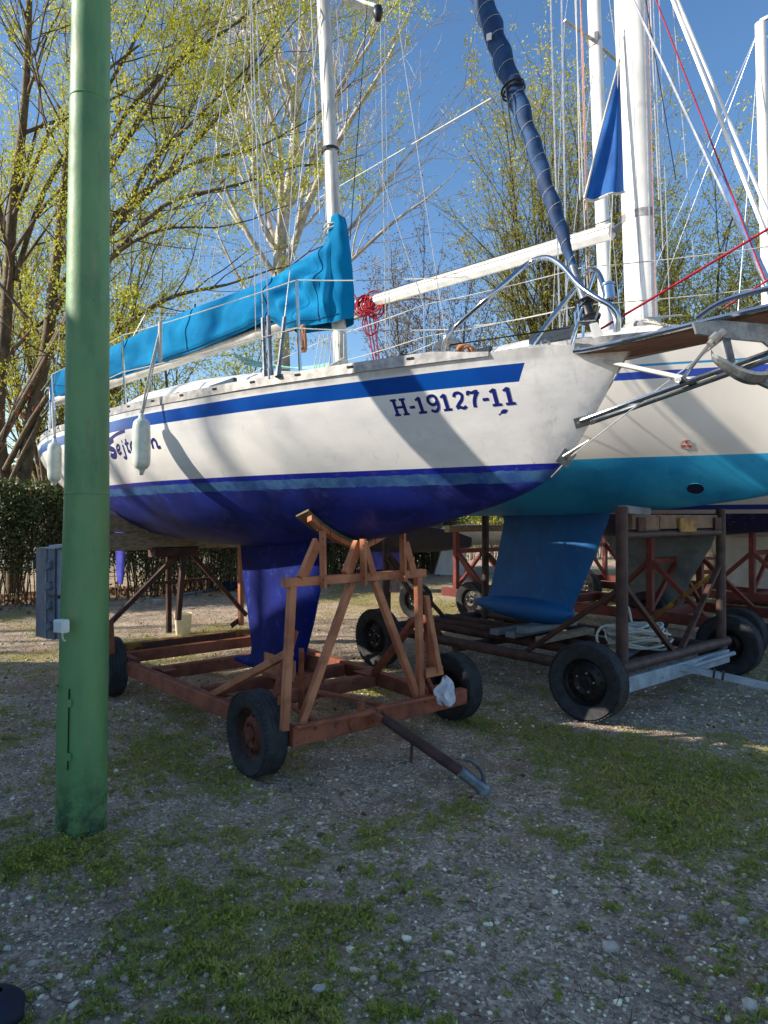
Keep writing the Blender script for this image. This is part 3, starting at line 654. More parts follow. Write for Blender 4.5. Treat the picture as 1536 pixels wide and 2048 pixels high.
# ------------------------------------------------------------------ boat 1
H1 = Hull([(-2.24, .0), (-1.8, .28), (-.8, .68), (.21, .96), (1.86, 1.2), (3.3, 1.22), (4.6, 1.1), (5.3, .92)], [(-2.24, 2.57), (0, 2.565), (3, 2.58), (5.3, 2.62)],
          [(-2.24, 2.56), (-1.8, 1.97), (-1.65, 1.87), (-1.18, 1.73), (-.15, 1.54), (1.83, 1.44), (3.3, 1.52), (4.6, 1.75), (5.3, 1.93)], [(-2.24, .95), (-1.2, .8), (.2, .3), (1.5, .05), (5.3, 0)], -2.24, 5.3)
B1 = empty('sailboat', F1.o, AX, label='nearest white sailing yacht with blue stripe and violet-blue bottom, on the rusty cradle trailer', cat='sailboat')
se = H1.hit(F1, 1050, 722), H1.hit(F1, 1038, 756); print('stripe end', se)
t = NT('yacht_hull_paint'); uv = t.sep(t.tc.outputs['UV']); ob = t.sep(t.tc.outputs['Object']); X_, D_, Z_ = uv[0], uv[1], ob[2]
wob = t.math('MULTIPLY', t.math('SUBTRACT', t.noise(9, 4, .7), .5), .03)
white = t.mix(t.ramp(t.noise(1.6, 4, .6, stretch=(1, 1, 2.5)), .4, .7), S(238, 234, 229), S(220, 217, 215))
white = t.mix(t.math('MULTIPLY', t.ramp(t.noise(14, 5, .7, stretch=(1.5, 1, .35)), .58, .8), .45), white, S(140, 136, 134))
white = t.mix(t.math('MULTIPLY', t.ramp(t.noise(120, 2, .5), .73, .78), .7), white, S(70, 64, 60))
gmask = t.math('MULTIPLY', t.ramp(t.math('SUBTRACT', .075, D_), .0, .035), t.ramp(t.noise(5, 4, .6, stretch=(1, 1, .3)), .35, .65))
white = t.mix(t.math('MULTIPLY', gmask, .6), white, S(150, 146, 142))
bow = t.ramp(t.math('MULTIPLY', X_, -1.0), 1.2, 2.2)
white = t.mix(t.math('MULTIPLY', bow, t.math('MULTIPLY', t.ramp(t.noise(7, 5, .7), .4, .7), .5)), white, S(150, 147, 146))
end_x = se[0].x if se[0] else -1.45
ex = t.math('ADD', X_, t.math('MULTIPLY', D_, -.5))
sm = t.math('MULTIPLY', t.math('MULTIPLY', t.math('GREATER_THAN', D_, .068), t.math('LESS_THAN', D_, .158)), t.math('GREATER_THAN', ex, end_x - .035))
blue = t.mix(t.ramp(t.noise(3, 3), .3, .7), S(4, 76, 160), S(3, 62, 144))
c = t.mix(sm, white, blue)
c = t.mix(t.math('LESS_THAN', Z_, 1.992), c, t.mix(t.ramp(t.noise(20, 4), .5, .7), S(28, 40, 150), S(60, 60, 140)))
zz = t.math('ADD', Z_, wob)
teal = t.mix(t.ramp(t.noise(8, 5, .7), .35, .65), S(70, 116, 160), S(40, 76, 142))
c = t.mix(t.math('LESS_THAN', zz, 1.958), c, teal)
bot = t.mix(t.ramp(t.noise(2.2, 5, .65, dist=.6), .38, .64), S(24, 46, 146), S(12, 24, 98))
bot = t.mix(t.math('MULTIPLY', t.ramp(t.noise(7, 6, .75), .5, .72), .6), bot, S(70, 76, 166))
bot = t.mix(t.math('MULTIPLY', t.ramp(t.noise(26, 5, .7), .6, .75), .5), bot, S(70, 84, 140))
c = t.mix(t.math('LESS_THAN', zz, 1.895), c, bot)
chip = t.math('MULTIPLY', t.math('LESS_THAN', t.math('ABSOLUTE', t.math('SUBTRACT', Z_, 1.95)), .05), t.ramp(t.noise(24, 5, .7), .6, .66))
c = t.mix(t.math('MULTIPLY', chip, t.ramp(t.math('MULTIPLY', X_, -1.0), .9, 1.7)), c, S(96, 84, 92))
t.bump(t.noise(3, 3), .05, .02)
M['hull1'] = t.out(c, t.math('ADD', .28, t.math('MULTIPLY', t.math('LESS_THAN', zz, 1.958), .3)))
H1.shell('hull', M['hull1'], B1, .25)
H1.deck('deck', M['gel'], B1)
# stem band, toe rail with slots
def side_rail(h, parent, name, mat, x0, x1, hh, th, n=70, dz=0.0):
    for sgn in (1, -1):
        rows = []
        for x in np.linspace(x0, x1, n):
            y = float(h.B(x)) * sgn; z = float(h.S(x)) + dz; hh_ = hh * min(1, max(.1, (x - x0 - .02) / .25))
            rows.append([(x, y + .006 * sgn, z - .02), (x, y + .006 * sgn, z + hh_), (x, y - th * sgn, z + hh_), (x, y - th * sgn, z - .02)])
        MB().grid(rows, True).build(name, mat, parent)
side_rail(H1, B1, 'toe_rail', M['rail'], -1.62, 5.3, .04, .012)
for i in range(17):                                  # dark drain slots in the near rail
    x = -1.2 + i * .38; y = float(H1.B(x)) + .009; z = float(H1.S(x)) + .018; d = Vector((.02, float(H1.B(x + .02) - H1.B(x)), 0))
    bar('rail_slot', Vector((x, y, z)) - d, Vector((x, y, z)) + d, .004, .012, M['dark'], B1)
P = [Vector((x, 0, z)) for x, z in [(-2.235, 2.56), (-2.1, 2.37), (-1.95, 2.17), (-1.81, 1.98), (-1.74, 1.92)]]
MB().tube([p + Vector((-.004, 0, 0)) for p in P], .005, 6).build('stem_band', M['rail'], B1, smooth=True)
# coachroof
rows = []
for x, w, hgt in [(-.35, .02, .02), (-.3, .3, .05), (0, .45, .18), (.6, .6, .28), (1.6, .74, .37), (2.6, .76, .41), (3.15, .72, .40), (3.2, .7, .05)]:
    z = float(H1.S(x)) + .02; rows.append([(x, w * math.cos(a), z + hgt * max(0, math.sin(a)) ** .45) for a in np.linspace(0, math.pi, 17)])
MB().grid(rows).build('coachroof', M['gel'], B1, smooth=True)
for x in (.9, 1.75, 2.4): MB().box((x, .725 if x > 1 else .64, 2.72), (.42, .03, .09)).build('window', M['glass'], B1)
MB().box((-.9, 0, 2.62), (.45, .42, .07)).build('hatch', M['gel'], B1)
# keel: fin with a pointed heel at the back
def fin(parent, name, mat, secs, n=20, th=.13):
    rows = []
    for xf, xb, z, tk in secs:                      # leading x, trailing x, height, thickness factor
        L = xb - xf; row = []
        for i in range(n):
            a = 2 * math.pi * i / n; f = (1 - math.cos(a)) / 2
            yt = th * tk * 5 * (.2969 * math.sqrt(f) - .126 * f - .3516 * f * f + .2843 * f ** 3 - .1015 * f ** 4) * L
            row.append((xf + L * f, yt * (1 if a < math.pi else -1), z))
        rows.append(row)
    m = MB().grid(rows, True); k = len(rows[0]); m.f += [tuple(range(k)), tuple(range((len(rows) - 1) * k, len(rows) * k))]
    return m.build(name, mat, parent, smooth='auto')
kf = lambda px, py: F1.yp(px, py, 0)
a0, a1, b0, b1, c1 = kf(650, 1080), kf(481, 1090), kf(605, 1362), kf(503, 1330), kf(468, 1326)
print('keel', a0, a1, b0, b1, c1)
zk = .36
fin(B1, 'keel', M['keel_blue'], [(a0.x - .03, a1.x + .08, 1.62, 1), (a0.x, a1.x, 1.42, .95), (a0.x + .05, a1.x - .03, 1.2, .95), (b0.x * .5 + a0.x * .5, b1.x * .5 + a1.x * .5 - .02, .85, .95), (b0.x - .01, b1.x + .0, .5, .95), (b0.x + .0, b1.x + .02, .44, 1.0), (b0.x + .01, b1.x + .12, .41, 1.1), (b0.x + .03, c1.x, zk, .8), (b0.x + .06, c1.x - .02, zk - .03, .5)])
rt, rb = kf(258, 1060), kf(240, 1183); xs_ = rt.x
m_ = MB()
rud = [(5.02, 1.95, .05), (5.0, 1.6, .05), (5.0, 1.25, .045), (5.03, .95, .035), (5.08, .82, .02)]
rows = []
for (xf, z, tk), L in zip(rud, (.36, .34, .3, .25, .14)): rows.append([(xf + L * (1 - math.cos(a)) / 2, tk * math.sin(a), z) for a in np.linspace(0, 2 * math.pi, 15)[:-1]])
m_.grid(rows, True); m_.f.append(tuple(range(len(m_.v) - 14, len(m_.v)))); m_.build('rudder', M['rudder_blue'], B1, smooth='auto')
# mast, boom
mx = .18; mastz = 8.75
def mast(parent, x, z0, z1, rx, ry, mat, y=0.0, rake=0.0):
    rows = []
    for z in np.linspace(z0, z1, 12):
        k = (z - z0) / (z1 - z0); rows.append([(x + rake * (z - z0) + rx * math.cos(a), y + ry * math.sin(a), z) for a in np.linspace(0, 2 * math.pi, 17)[:-1]])
    m = MB().grid(rows, True); m.f.append(tuple(range(len(m.v) - 16, len(m.v)))); return m.build('mast', mat, parent, smooth='auto')
m1b, m1t = F1.yp(684, 735, 0), F1.yp(650, 20, 0); print('mast1', m1b, m1t)
rk1 = (m1t.x - m1b.x) / (m1t.z - m1b.z); mx = m1b.x; ms = mast(B1, mx, 2.66, mastz, .062, .05, M['alu'], rake=rk1); mX = lambda z: mx + rk1 * (z - 2.66)
bar('sail_track', (mX(2.9) + .066, 0, 2.9), (mX(mastz) + .066, 0, mastz), .02, .012, M['dkgrey'], ms)
for z in (4.58,): MB().lathe([(.068, -.012), (.072, 0), (.068, .012)], (mX(z), 0, z), n=14).build('mast_fitting', M['black'], ms)
BA = F1.L((-.315, 5.19, 3.3)); bA = Vector((mx + .1, .0, 3.33)); bB = F1.L(pd(112, 803, 7.45)); bB.z = min(bB.z, 3.02); print('boom end', bB)
MB().tube([bA, bB], .052, 12).build('boom', M['boom_white'], B1, smooth='auto')
# spreader stub seen at the top edge, and standing rigging
bar('spreader', (mX(6.0), 0, 5.95), (mX(6.0) + .05, -.62, 6.02), .05, .02, M['alu'], B1)
bar('spreader', (mX(6.0), 0, 5.95), (mX(6.0) + .05, .62, 6.02), .05, .02, M['alu'], B1)
def on_rail(px, py, fr=F1, h=H1):
    best = None
    for x in np.linspace(h.x0, h.x1, 300):
        p = fr.W((x, float(h.B(x)), float(h.S(x)) + .04)); q = (p.x / p.y * FPX + 768)
        if best is None or abs(q - px) < best[0]: best = (abs(q - px), x)
    x = best[1]; return Vector((x, float(h.B(x)), float(h.S(x)) + .04))
cp = on_rail(531, 765); print('chainplate', cp)
top = Vector((mX(mastz), 0, mastz - .1)); mid = Vector((mX(6.0), 0, 5.9))
W1_ = .0042
sh_list = [(cp + Vector((.045, -.02, 0)), Vector((mX(6.0) + .06, .62, 6.02))), (cp + Vector((-.03, -.02, 0)), Vector((mX(6.0) + .03, .6, 6.02))), (cp + Vector((-.12, -.02, 0)), mid)]
for p, q in sh_list:
    MB().tube([p, q], W1_, 5).build('shroud', M['wire'], B1)
    d = (q - p).normalized(); MB().tube([p + d * .02, p + d * .42], .014, 8).tube([p - d * .02, p + d * .05], .02, 8).build('turnbuckle', M['galv'], B1, smooth='auto')
MB().tube([Vector((mX(6.0) + .05, .62, 6.02)), top], W1_, 5).build('shroud', M['wire'], B1)
for p, q in [(Vector((cp.x, -cp.y, cp.z)), mid), (Vector((cp.x, -cp.y, cp.z)), Vector((mX(6.0) + .05, -.85, 6.05)))]: MB().tube([p, q], W1_, 5).build('shroud', M['wire'], B1)
st = Vector((5.4, .0, 2.66)); sp_ = Vector((4.3, 0, 4.2)); MB().tube([Vector((5.3, .55, 2.66)), sp_, Vector((5.3, -.55, 2.66))], .006, 5).build('backstay_bridle', M['wire'], B1)
MB().tube([sp_, top], .0045, 5).build('backstay', M['wire'], B1)
# topping lift and lazy lines from the boom and cover, as the photo shows them in front of the tree
for a_, b_ in [((576, 530, 5.6), (600, 0, 5.3)), ((448, 170, 6.6), (390, 580, 6.6)), ((448, 170, 6.6), (540, 520, 5.9)), ((448, 170, 6.6), (470, -40, 6.4)), ((486, 160, 6.4), (420, 560, 6.5)), ((486, 160, 6.4), (590, 520, 5.7)), ((486, 160, 6.4), (500, -40, 6.3)), ((120, 655, 7.4), (102, 830, 7.4))]:
    MB().tube([F1.L(pd(*a_)), F1.L(pd(*b_))], .0038, 5).build('halyard', M['rope'], B1)
for a_, b_, mt in [((772, 700, 4.9), (760, 0, 4.6), 'rope'), ((780, 700, 4.9), (768, 0, 4.6), 'wire'), ((640, 0, 5.3), (652, 440, 5.3), 'rope'), ((622, 0, 5.4), (640, 430, 5.4), 'rope'), ((690, 300, 5.1), (672, 0, 5.1), 'wire'), ((700, 480, 5.2), (735, 0, 5.6), 'rope_black'), ((512, 700, 5.3), (500, 0, 5.2), 'rope')]:
    MB().tube([F1.L(pd(*a_)), F1.L(pd(*b_))], .0036, 5).build('halyard', M[mt], B1)
MB().lathe([(.001, .05), (.03, .04), (.036, 0), (.02, -.05), (.001, -.06)], F1.L(pd(756, 26, 4.6)), n=10).build('block', M['black'], B1, smooth=True)
MB().tube([F1.L(pd(*q)) for q in [(700, -10, 5.1), (728, 4, 4.9), (760, 14, 4.6)]], .012, 6).build('spreader_tip', M['alu'], B1)
# bundles of rope at the mast foot and the teal sheets aft of it
for k in range(7):
    a_ = (640 + k * 8, 668, 5.15); b_ = (628 + k * 10, 736, 5.1); MB().tube([F1.L(pd(*a_)), F1.L(pd(*b_))], .004, 5).build('halyard', M['rope'], B1)
for k in range(5): MB().tube(sag(F1.L(pd(465 + 6 * k, 708 + 5 * k, 6.4)), F1.L(pd(660, 738 - 3 * k, 5.2)), .04), .005, 5).build('sheet', M['rope_teal'], B1)
for k in range(6): MB().tube([F1.L(pd(640 + k * 4, 742, 5.0)), F1.L(pd(690 + k * 2, 715 + 3 * k, 5.0))], .006, 5).build('sheet', M['rope'], B1)
# stanchions and lifelines
def stan(px, h=.6, lean=0.0, sgn=1):
    p = on_rail(px, 0); p = Vector((p.x, (p.y - .03) * sgn, p.z - .03)); q = p + Vector((0, .03 * sgn, h)); MB().tube([p, q], .011, 8).build('stanchion', M['steel'], B1, smooth='auto'); return q
tops = [stan(x) for x in (103, 243, 590)]
ends = [F1.L(pd(1080, 565, 3.85))]
pul = H1.hit(F1, 888, 712); print('pulpit foot', pul)
pf = on_rail(886, 700)
far = []
for q in tops:
    p = Vector((q.x, -q.y, q.z)); MB().tube([p - Vector((0, -.03, .6)), p], .011, 8).build('stanchion', M['steel'], B1, smooth='auto'); far.append(p)
pk = F1.L(pd(905, 603, F1.W(pf).y + .02))
ptop = Vector((pf.x - .1, pf.y - .02, 2.95))
for zoff in (0, -.3):
    o_ = Vector((0, 0, zoff)); L = [tops[0] + Vector((.9, -.1, -.03))] + tops + [Vector((pf.x + (-.12 if zoff == 0 else -.02), pf.y - .02, (2.98 if zoff == 0 else 2.72)))]
    L = [p + (o_ if i < 4 else Vector((0, 0, 0))) for i, p in enumerate(L)]
    for i in range(len(L) - 1): MB().tube(sag(L[i], L[i + 1], .01, 6), .0036, 5).build('lifeline', M['rope'], B1)
    L2 = [Vector((p.x, -p.y, p.z)) for p in L]
    for i in range(len(L2) - 1): MB().tube(sag(L2[i], L2[i + 1], .01, 6), .0036, 5).build('lifeline', M['rope'], B1)
# pushpit at the stern
for s_ in (1, -1): MB().tube(smooth_path([(4.3, 1.08 * s_, 2.62), (4.35, 1.06 * s_, 3.15), (4.9, .98 * s_, 3.18), (5.35, .7 * s_, 3.18), (5.4, 0, 3.18)], 5), .0125, 8).build('pushpit', M['steel'], B1, smooth='auto')
# pulpit at the bow
Yp = F1.W(pf).y
def pp(px, py, Y): return F1.L(pd(px, py, Y))
A = smooth_path([pf, pp(893, 672, Yp - .02), pp(915, 650, Yp - .03), pp(985, 588, Yp - .2), pp(1052, 530, 3.62), pp(1090, 515, 3.5), pp(1122, 530, 3.4), pp(1160, 572, 3.28), pp(1196, 597, 3.2), pp(1222, 612, 3.16), pp(1236, 632, 3.15), pp(1236, 662, 3.16)], 5)
MB().tube(A, .0135, 10).build('pulpit', M['steel'], B1, smooth='auto')
Bq = smooth_path([pp(1062, 692, 3.55), pp(1100, 640, 3.6), pp(1150, 578, 3.65), pp(1172, 545, 3.6), pp(1188, 538, 3.5), pp(1200, 552, 3.4), pp(1212, 590, 3.3), pp(1222, 618, 3.24), pp(1232, 640, 3.2), pp(1232, 664, 3.2)], 5)
MB().tube(Bq, .0135, 10).build('pulpit', M['steel'], B1, smooth='auto')
MB().tube([pp(1138, 700, 3.5), pp(1190, 540, 3.55)], .010, 8).build('pulpit_stay', M['steel'], B1)
# furling drum, furled jib, fittings
fb, ft = F1.yp(1182, 640, 0), F1.yp(962, -10, 0); fd = (ft - fb); print('forestay', fb, ft); sl = fd.normalized()
ftop = fb + fd * ((mastz - fb.z) / fd.z)
MB().tube([fb - sl * .05, ftop], .007, 6).build('forestay', M['wire'], B1)
DRM = MB().lathe([(.012, -.065), (.05, -.06), (.056, -.05), (.05, -.042), (.03, -.035), (.027, 0), (.03, .03), (.05, .036), (.056, .044), (.05, .052), (.014, .056)], fb + sl * .06, sl, 22).build('furling_drum', M['black'], B1, smooth='auto')
MB().tube([pp(1163, 604, 3.45), pp(1150, 625, 3.44), pp(1152, 650, 3.44)], .006, 6).build('drum_guard', M['steel'], DRM)
MB().tube([pp(1155, 608, 3.42), pp(1158, 642, 3.42), pp(1190, 640, 3.42), pp(1200, 612, 3.42)], .005, 6).build('drum_guard', M['steel'], DRM)
s0, s1 = F1.yp(1150, 540, 0), ftop
MB().tube([fb + sl * .1, fb + sl * .33], .022, 10).build('foil_tube', M['galv'], B1, smooth='auto')
n = 160; rows = []
ja = fb + sl * .3; jb = fb + sl * 5.4; dj, sa, ua = basis(jb - ja)
for i in range(n + 1):
    k = i / n; c_ = ja.lerp(jb, k) + sa * (.012 * math.sin(9 * k)); r_ = (.036 + .036 * min(1, k * 2.6) - .03 * max(0, k - .6)) * (1 - .55 * max(0, 1 - k * 22)); row = []
    for j in range(20):
        a = 6.283 * j / 20; w = .9 + .1 * math.sin(a * 1 + k * 150) + .05 * math.sin(2 * a - 90 * k) + .04 * math.sin(3 * a + 70 * k)
        row.append(c_ + (sa * math.cos(a) + ua * math.sin(a)) * r_ * w)
    rows.append(row)
M['jib'] = plain('dark_blue_sun_strip_canvas', S(22, 66, 108), S(14, 44, 82), 9, .75, 0, .3, 60, c3=S(70, 106, 150), s3=14, lo3=.62, hi3=.8)
JB = MB().grid(rows, True).build('furled_jib', M['jib'], B1, smooth=True)
sp = [];  
for i in range(240):
    k = i / 239 * .42; a = k * 290 * 1.0; c_ = ja.lerp(jb, k) + sa * (.012 * math.sin(9 * k)); r_ = (.036 + .036 * min(1, k * 2.6)) * 1.005 * (1 - .5 * max(0, 1 - k * 22)); sp.append(c_ + (sa * math.cos(a) - ua * math.sin(a)) * r_)
MB().tube(sp, .0012, 4).build('wrap_cord', M['rope'], JB)
kn = fb + sl * 1.52
for q in range(2): MB().lathe([(.064, -.008), (.073, 0), (.064, .008)], kn + sl * (.03 * q), sl + Vector((0, .15, 0)), 18).build('cord_turn', M['rope_black'], JB)
MB().tube(sag(kn + Vector((0, .07, 0)), fb + sl * 1.1 + Vector((.05, .09, 0)), .05), .004, 5).build('cord_tail', M['rope_black'], JB)
MB().box(fb + sl * 1.9 + Vector((0, .07, 0)), (.03, .006, .04), .4).build('sail_patch', M['white_mark'], JB)
MB().tube([kn + Vector((.03, .05, 0)), F1.L(pd(640, 395, 8.5))], .0055, 5).build('jib_sheet', M['rope'], B1)
MB().lathe([(.02, -.045), (.034, -.04), (.034, -.03), (.028, -.028), (.028, .028), (.034, .03), (.034, .04), (.02, .045)], pp(1217, 584, 3.22), (0.1, 0, 1), 16).build('bow_light', M['steel'], B1, smooth='auto')
MB().tube([pp(1172, 600, 3.4), pp(1150, 625, 3.45), pp(1140, 655, 3.5), pp(900, 690, Yp)], .004, 5).build('furling_line', M['rope_black'], B1)
MB().prism([pp(1181, 648, 3.32), pp(1193, 645, 3.32), pp(1205, 670, 3.3), pp(1188, 676, 3.3)], NV, .012).build('tack_plate', M['gel'], B1)
MB().tube(smooth_path([pp(1080, 692, 3.5), pp(1084, 682, 3.5), pp(1094, 680, 3.5), pp(1099, 690, 3.5)], 4), .006, 6).build('fairlead', M['steel'], B1)
# bowsprit: plank platform, steel edge, struts, side fittings
zb = 2.535
hw = .13
BS = MB().box((-2.5, 0, zb), (1.12, 2 * hw, .028)).build('bowsprit', M['teak'], B1)
for i in range(1, 5): bar('plank_seam', (-3.05, -hw + i * 2 * hw / 5, zb + .0145), (-1.95, -hw + i * 2 * hw / 5, zb + .0145), .004, .003, M['dark'], BS)
edge = smooth_path([(-2.0, hw + .03, zb - .0), (-2.2, hw + .02, zb - .004), (-3.0, hw + .015, zb + .01), (-3.12, 0, zb + .01), (-3.0, -hw - .015, zb + .01), (-2.2, -hw - .02, zb - .004), (-2.0, -hw - .03, zb - .0)], 6)
MB().tube(edge, .0135, 8).build('sprit_edge_tube', M['steel'], BS, smooth='auto')
MB().tube(smooth_path([(-2.62, .15, zb + .03), (-2.75, .17, zb + .07), (-3.0, .17, zb + .075), (-3.2, .1, zb + .07)], 5), .012, 8).build('foot_rail', M['steel'], BS, smooth='auto')
for s_ in (1, -1):
    fx = F1.L(pd(1165, 697, 3.62)) if 0 else None
f0 = H1.hit(F1, 1165, 697); f1 = H1.hit(F1, 1166, 843); f2 = H1.hit(F1, 1133, 915); print('fittings', f0, f1, f2)
def plate(h, x, z, w, hh, off, rot, name, mat, parent, th=.008):
    p, n = h.pt(x, z, off); d, a, u = basis(n); c, s = math.cos(rot), math.sin(rot)
    q = [p + (a * (c * i - s * j)) * 1 + u * (s * i + c * j) for i, j in ((-w, -hh), (w, -hh), (w, hh), (-w, hh))]
    o = MB().prism(q, n, th).build(name, mat, parent)
    for i in (-.5, .5): MB().lathe([(.007, 0), (.006, .006), (.001, .007)], p + a * (c * i * w) + u * (s * i * w) + n * .003, n, 8).build('bolt', M['bolt'], o)
    return p + n * .01
for f, w, hh, rt in ((f0, .04, .024, .15), (f1, .038, .028, -.3), (f2, .036, .044, .6)):
    if f: plate(H1, f.x, f.z, w, hh, .005, rt, 'hull_plate', M['anchor'], B1)
tip = Vector((-3.1, 0.0, 2.36))
for s_ in (1, -1):
    p1 = Vector((f1.x, (f1.y + .02) * s_, f1.z)); pe = F1.L(pd(1545, 735 if s_ == 1 else 760, 2.86)); pe = Vector((-3.0, .05 * s_, 2.41 - (.0 if s_ == 1 else .0)))
    MB().tube([p1, pe], .0125, 8).build('sprit_stay_tube', M['steel'], B1, smooth='auto')
    MB().tube([Vector((-2.02, .05 * s_, zb - .02)), Vector((-2.52, .06 * s_, 2.33))], .011, 8).build('sprit_strut', M['gel'], B1, smooth='auto')
bar('sprit_strut', (-2.72, .12, zb - .02), (-2.52, .08, 2.33), .012, .012, M['steel'], B1)
bar('cross_bracket', (-2.5, .09, 2.325), (-2.5, -.09, 2.325), .03, .02, M['dkgrey'], B1)
bs0 = Vector((f2.x - .06, 0.0, f2.z)); MB().tube([bs0 + Vector((0, .05, 0)), Vector((-2.8, .02, 2.56))], .0035, 5).build('bobstay', M['wire'], B1)
MB().tube([bs0 + Vector((.04, .06, 0)), bs0 + Vector((-.1, .03, .075))], .009, 6).build('bobstay_shackle', M['bolt'], B1)
# registration number and name: strokes laid on the hull
def text_strokes(glyphs, p0, p1, h, lift=.0010, mat='blue_text', name='registration_number', up0=None, widths=1.0):
    """glyphs: list of (advance, strokes); p0,p1 baseline ends (x,z) on the hull"""
    tot = sum(g[0] for g in glyphs); mb = MB(); adv = 0; k = 0
    bx, bz = (p1[0] - p0[0]), (p1[1] - p0[1])
    for a, strokes in glyphs:
        for st_ in strokes:
            pts, w = st_[0], st_[1]; cv = len(st_) > 2
            pts = dense(pts, 6, cv); q = []
            for (u, v) in pts:
                f = (adv + u) / tot; q.append((p0[0] + bx * f, p0[1] + bz * f + v * h))
            ribbon(H1, q, w * h * 1.12, lift + (k % 14) * .0001, mb); k += 1
        adv += a
    return mb.build(name, M[mat], B1)
S1_ = [([(.28, .05), (.28, .95)], .2), ([(.05, .06), (.52, .06)], .13), ([(.06, .78), (.3, .95)], .12)]
G = {'1': (.66, S1_),
 'H': (1.0, [([(.22, .05), (.22, .95)], .19), ([(.74, .05), (.74, .95)], .19), ([(.22, .5), (.74, .5)], .13), ([(.04, .06), (.4, .06)], .12), ([(.56, .06), (.92, .06)], .12), ([(.04, .94), (.4, .94)], .12), ([(.56, .94), (.92, .94)], .12)]),
 '-': (.42, [([(.05, .42), (.36, .42)], .15)]),
 '9': (.76, [([(.60, .68), (.52, .9), (.33, .95), (.14, .84), (.12, .6), (.3, .44), (.5, .5), (.6, .68)], .16, 1), ([(.6, .68), (.6, .4), (.5, .14), (.32, .04), (.13, .14)], .15, 1)]),
 '2': (.76, [([(.12, .72), (.2, .9), (.4, .94), (.56, .8), (.5, .56), (.3, .34), (.12, .12)], .16, 1), ([(.1, .1), (.3, .14), (.48, .06), (.64, .16)], .16, 1)]),
 '7': (.74, [([(.1, .74), (.14, .92), (.34, .86), (.5, .92), (.64, .92)], .15, 1), ([(.64, .92), (.44, .6), (.34, .3), (.32, .04)], .18, 1)])}
r0 = H1.hit(F1, 791, 833); r1 = H1.hit(F1, 1040, 808); rh = H1.hit(F1, 1036, 776); print('text', r0, r1, rh)
text_strokes([G[c_] for c_ in 'H-19127-11'], (r0.x, r0.z), (r1.x, r1.z), .092)
fs = H1.hit(F1, 1000, 830)
ribbon(H1, dense([(fs.x, fs.z), (fs.x - .02, fs.z + .012), (fs.x - .05, fs.z + .022)], 5), .02, .0012, taper=[.014, .006, .004, .006, .01, .016, .02, .022, .02, .012, .004]).build('fish_mark', M['blue_text'], B1)
# name in script
n0 = H1.hit(F1, 222, 912); n1 = H1.hit(F1, 324, 897); print('name', n0, n1)
E_ = (.52, [([(.08, .22), (.3, .26), (.42, .42), (.3, .54), (.12, .42), (.08, .2), (.22, .02), (.46, .1)], .12, 1)])
N = [(.85, [([(.78, .92), (.3, .78), (.06, .62), (.16, .44), (.5, .34), (.66, .16), (.52, -.04), (.2, -.02), (.08, .12)], .25, 1), ([(.1, .86), (.6, 1.0), (1.3, 1.16), (2.1, 1.24)], .14, 1)]),
     E_, (.42, [([(.24, .5), (.26, .2), (.24, -.2), (.1, -.26), (.02, -.16)], .13, 1), ([(.22, .66), (.28, .7)], .12)]),
     (.42, [([(.2, .8), (.2, .3), (.22, .06), (.38, .08)], .13, 1), ([(.04, .52), (.4, .54)], .1)]), E_,
     (.3, [([(.14, .95), (.14, .3), (.16, .04), (.28, .06)], .13, 1)]), E_,
     (1.0, [([(.06, .5), (.14, .4), (.14, .04)], .12), ([(.14, .4), (.32, .54), (.44, .4), (.44, .04)], .12, 1), ([(.44, .4), (.64, .54), (.76, .36), (.78, .08), (.96, .1)], .12, 1)])]
text_strokes([(a_, [(s_[0], s_[1] * 1.25) + tuple(s_[2:]) for s_ in g_]) for a_, g_ in N], (n0.x, n0.z), (n1.x, n1.z), .14, name='name_lettering')
# ------------------------------------------------------------------ things lying on or hanging from boat 1
# sail cover over the boom
dB = (bB - bA).normalized(); sB = Vector((-dB.y, dB.x, 0)).normalized(); Lb = (bB - bA).length
if sB.y < 0: sB = -sB
top_k = pchip([-.12, -.1, -.07, -.035, .025, .06, .13, .45, .62, 1.0, 1.7, 2.99, 3.9, 4.02], [.25, .38, .56, .70, .69, .6, .52, .46, .43, .42, .43, .36, .32, .26])
bot_k = pchip([-.12, .0, .3, .45, .52, .62, .8, 1.2, 2, 3, 4.02], [-.12, -.15, -.1, -.07, -.02, .04, .03, .01, .0, .0, .0])
ss = np.concatenate([np.linspace(-.12, .16, 22), np.linspace(.16, .8, 34)[1:], np.linspace(.8, 3.98, 70)[1:]])
def cover_half(s, u):                                # half thickness at height fraction u
    body = .115 * (1 - (s / 4.6)) + .02
    k = math.sin(min(1, max(0, (1 - u))) * math.pi * .5) ** .6 * (1 - .25 * max(0, .12 - u) / .12)
    m = (.085 - .03 * u) * math.exp(-((s - .0) / .1) ** 4)
    return max(body * k, m, .004) if s > .05 else max(m * (1 - .25 * max(0, u - .5)), .01)
rows_a = []
nu = 34
def wr(s, z, sd):
    e = math.exp(-((s - .3) / .42) ** 2)
    f = .05 * e * math.sin(17 * s - 13 * z + 2 * math.sin(6 * z + sd)) + .02 * e * math.sin(26 * z + 10 * s + sd) + .014 * math.sin(7 * s + 4 * z + sd) + .013 * math.sin(15 * s - 22 * z + 3 * math.sin(2.1 * s) + sd)
    return f + .007 * math.sin(33 * s + 9 * z) * (.4 + e)
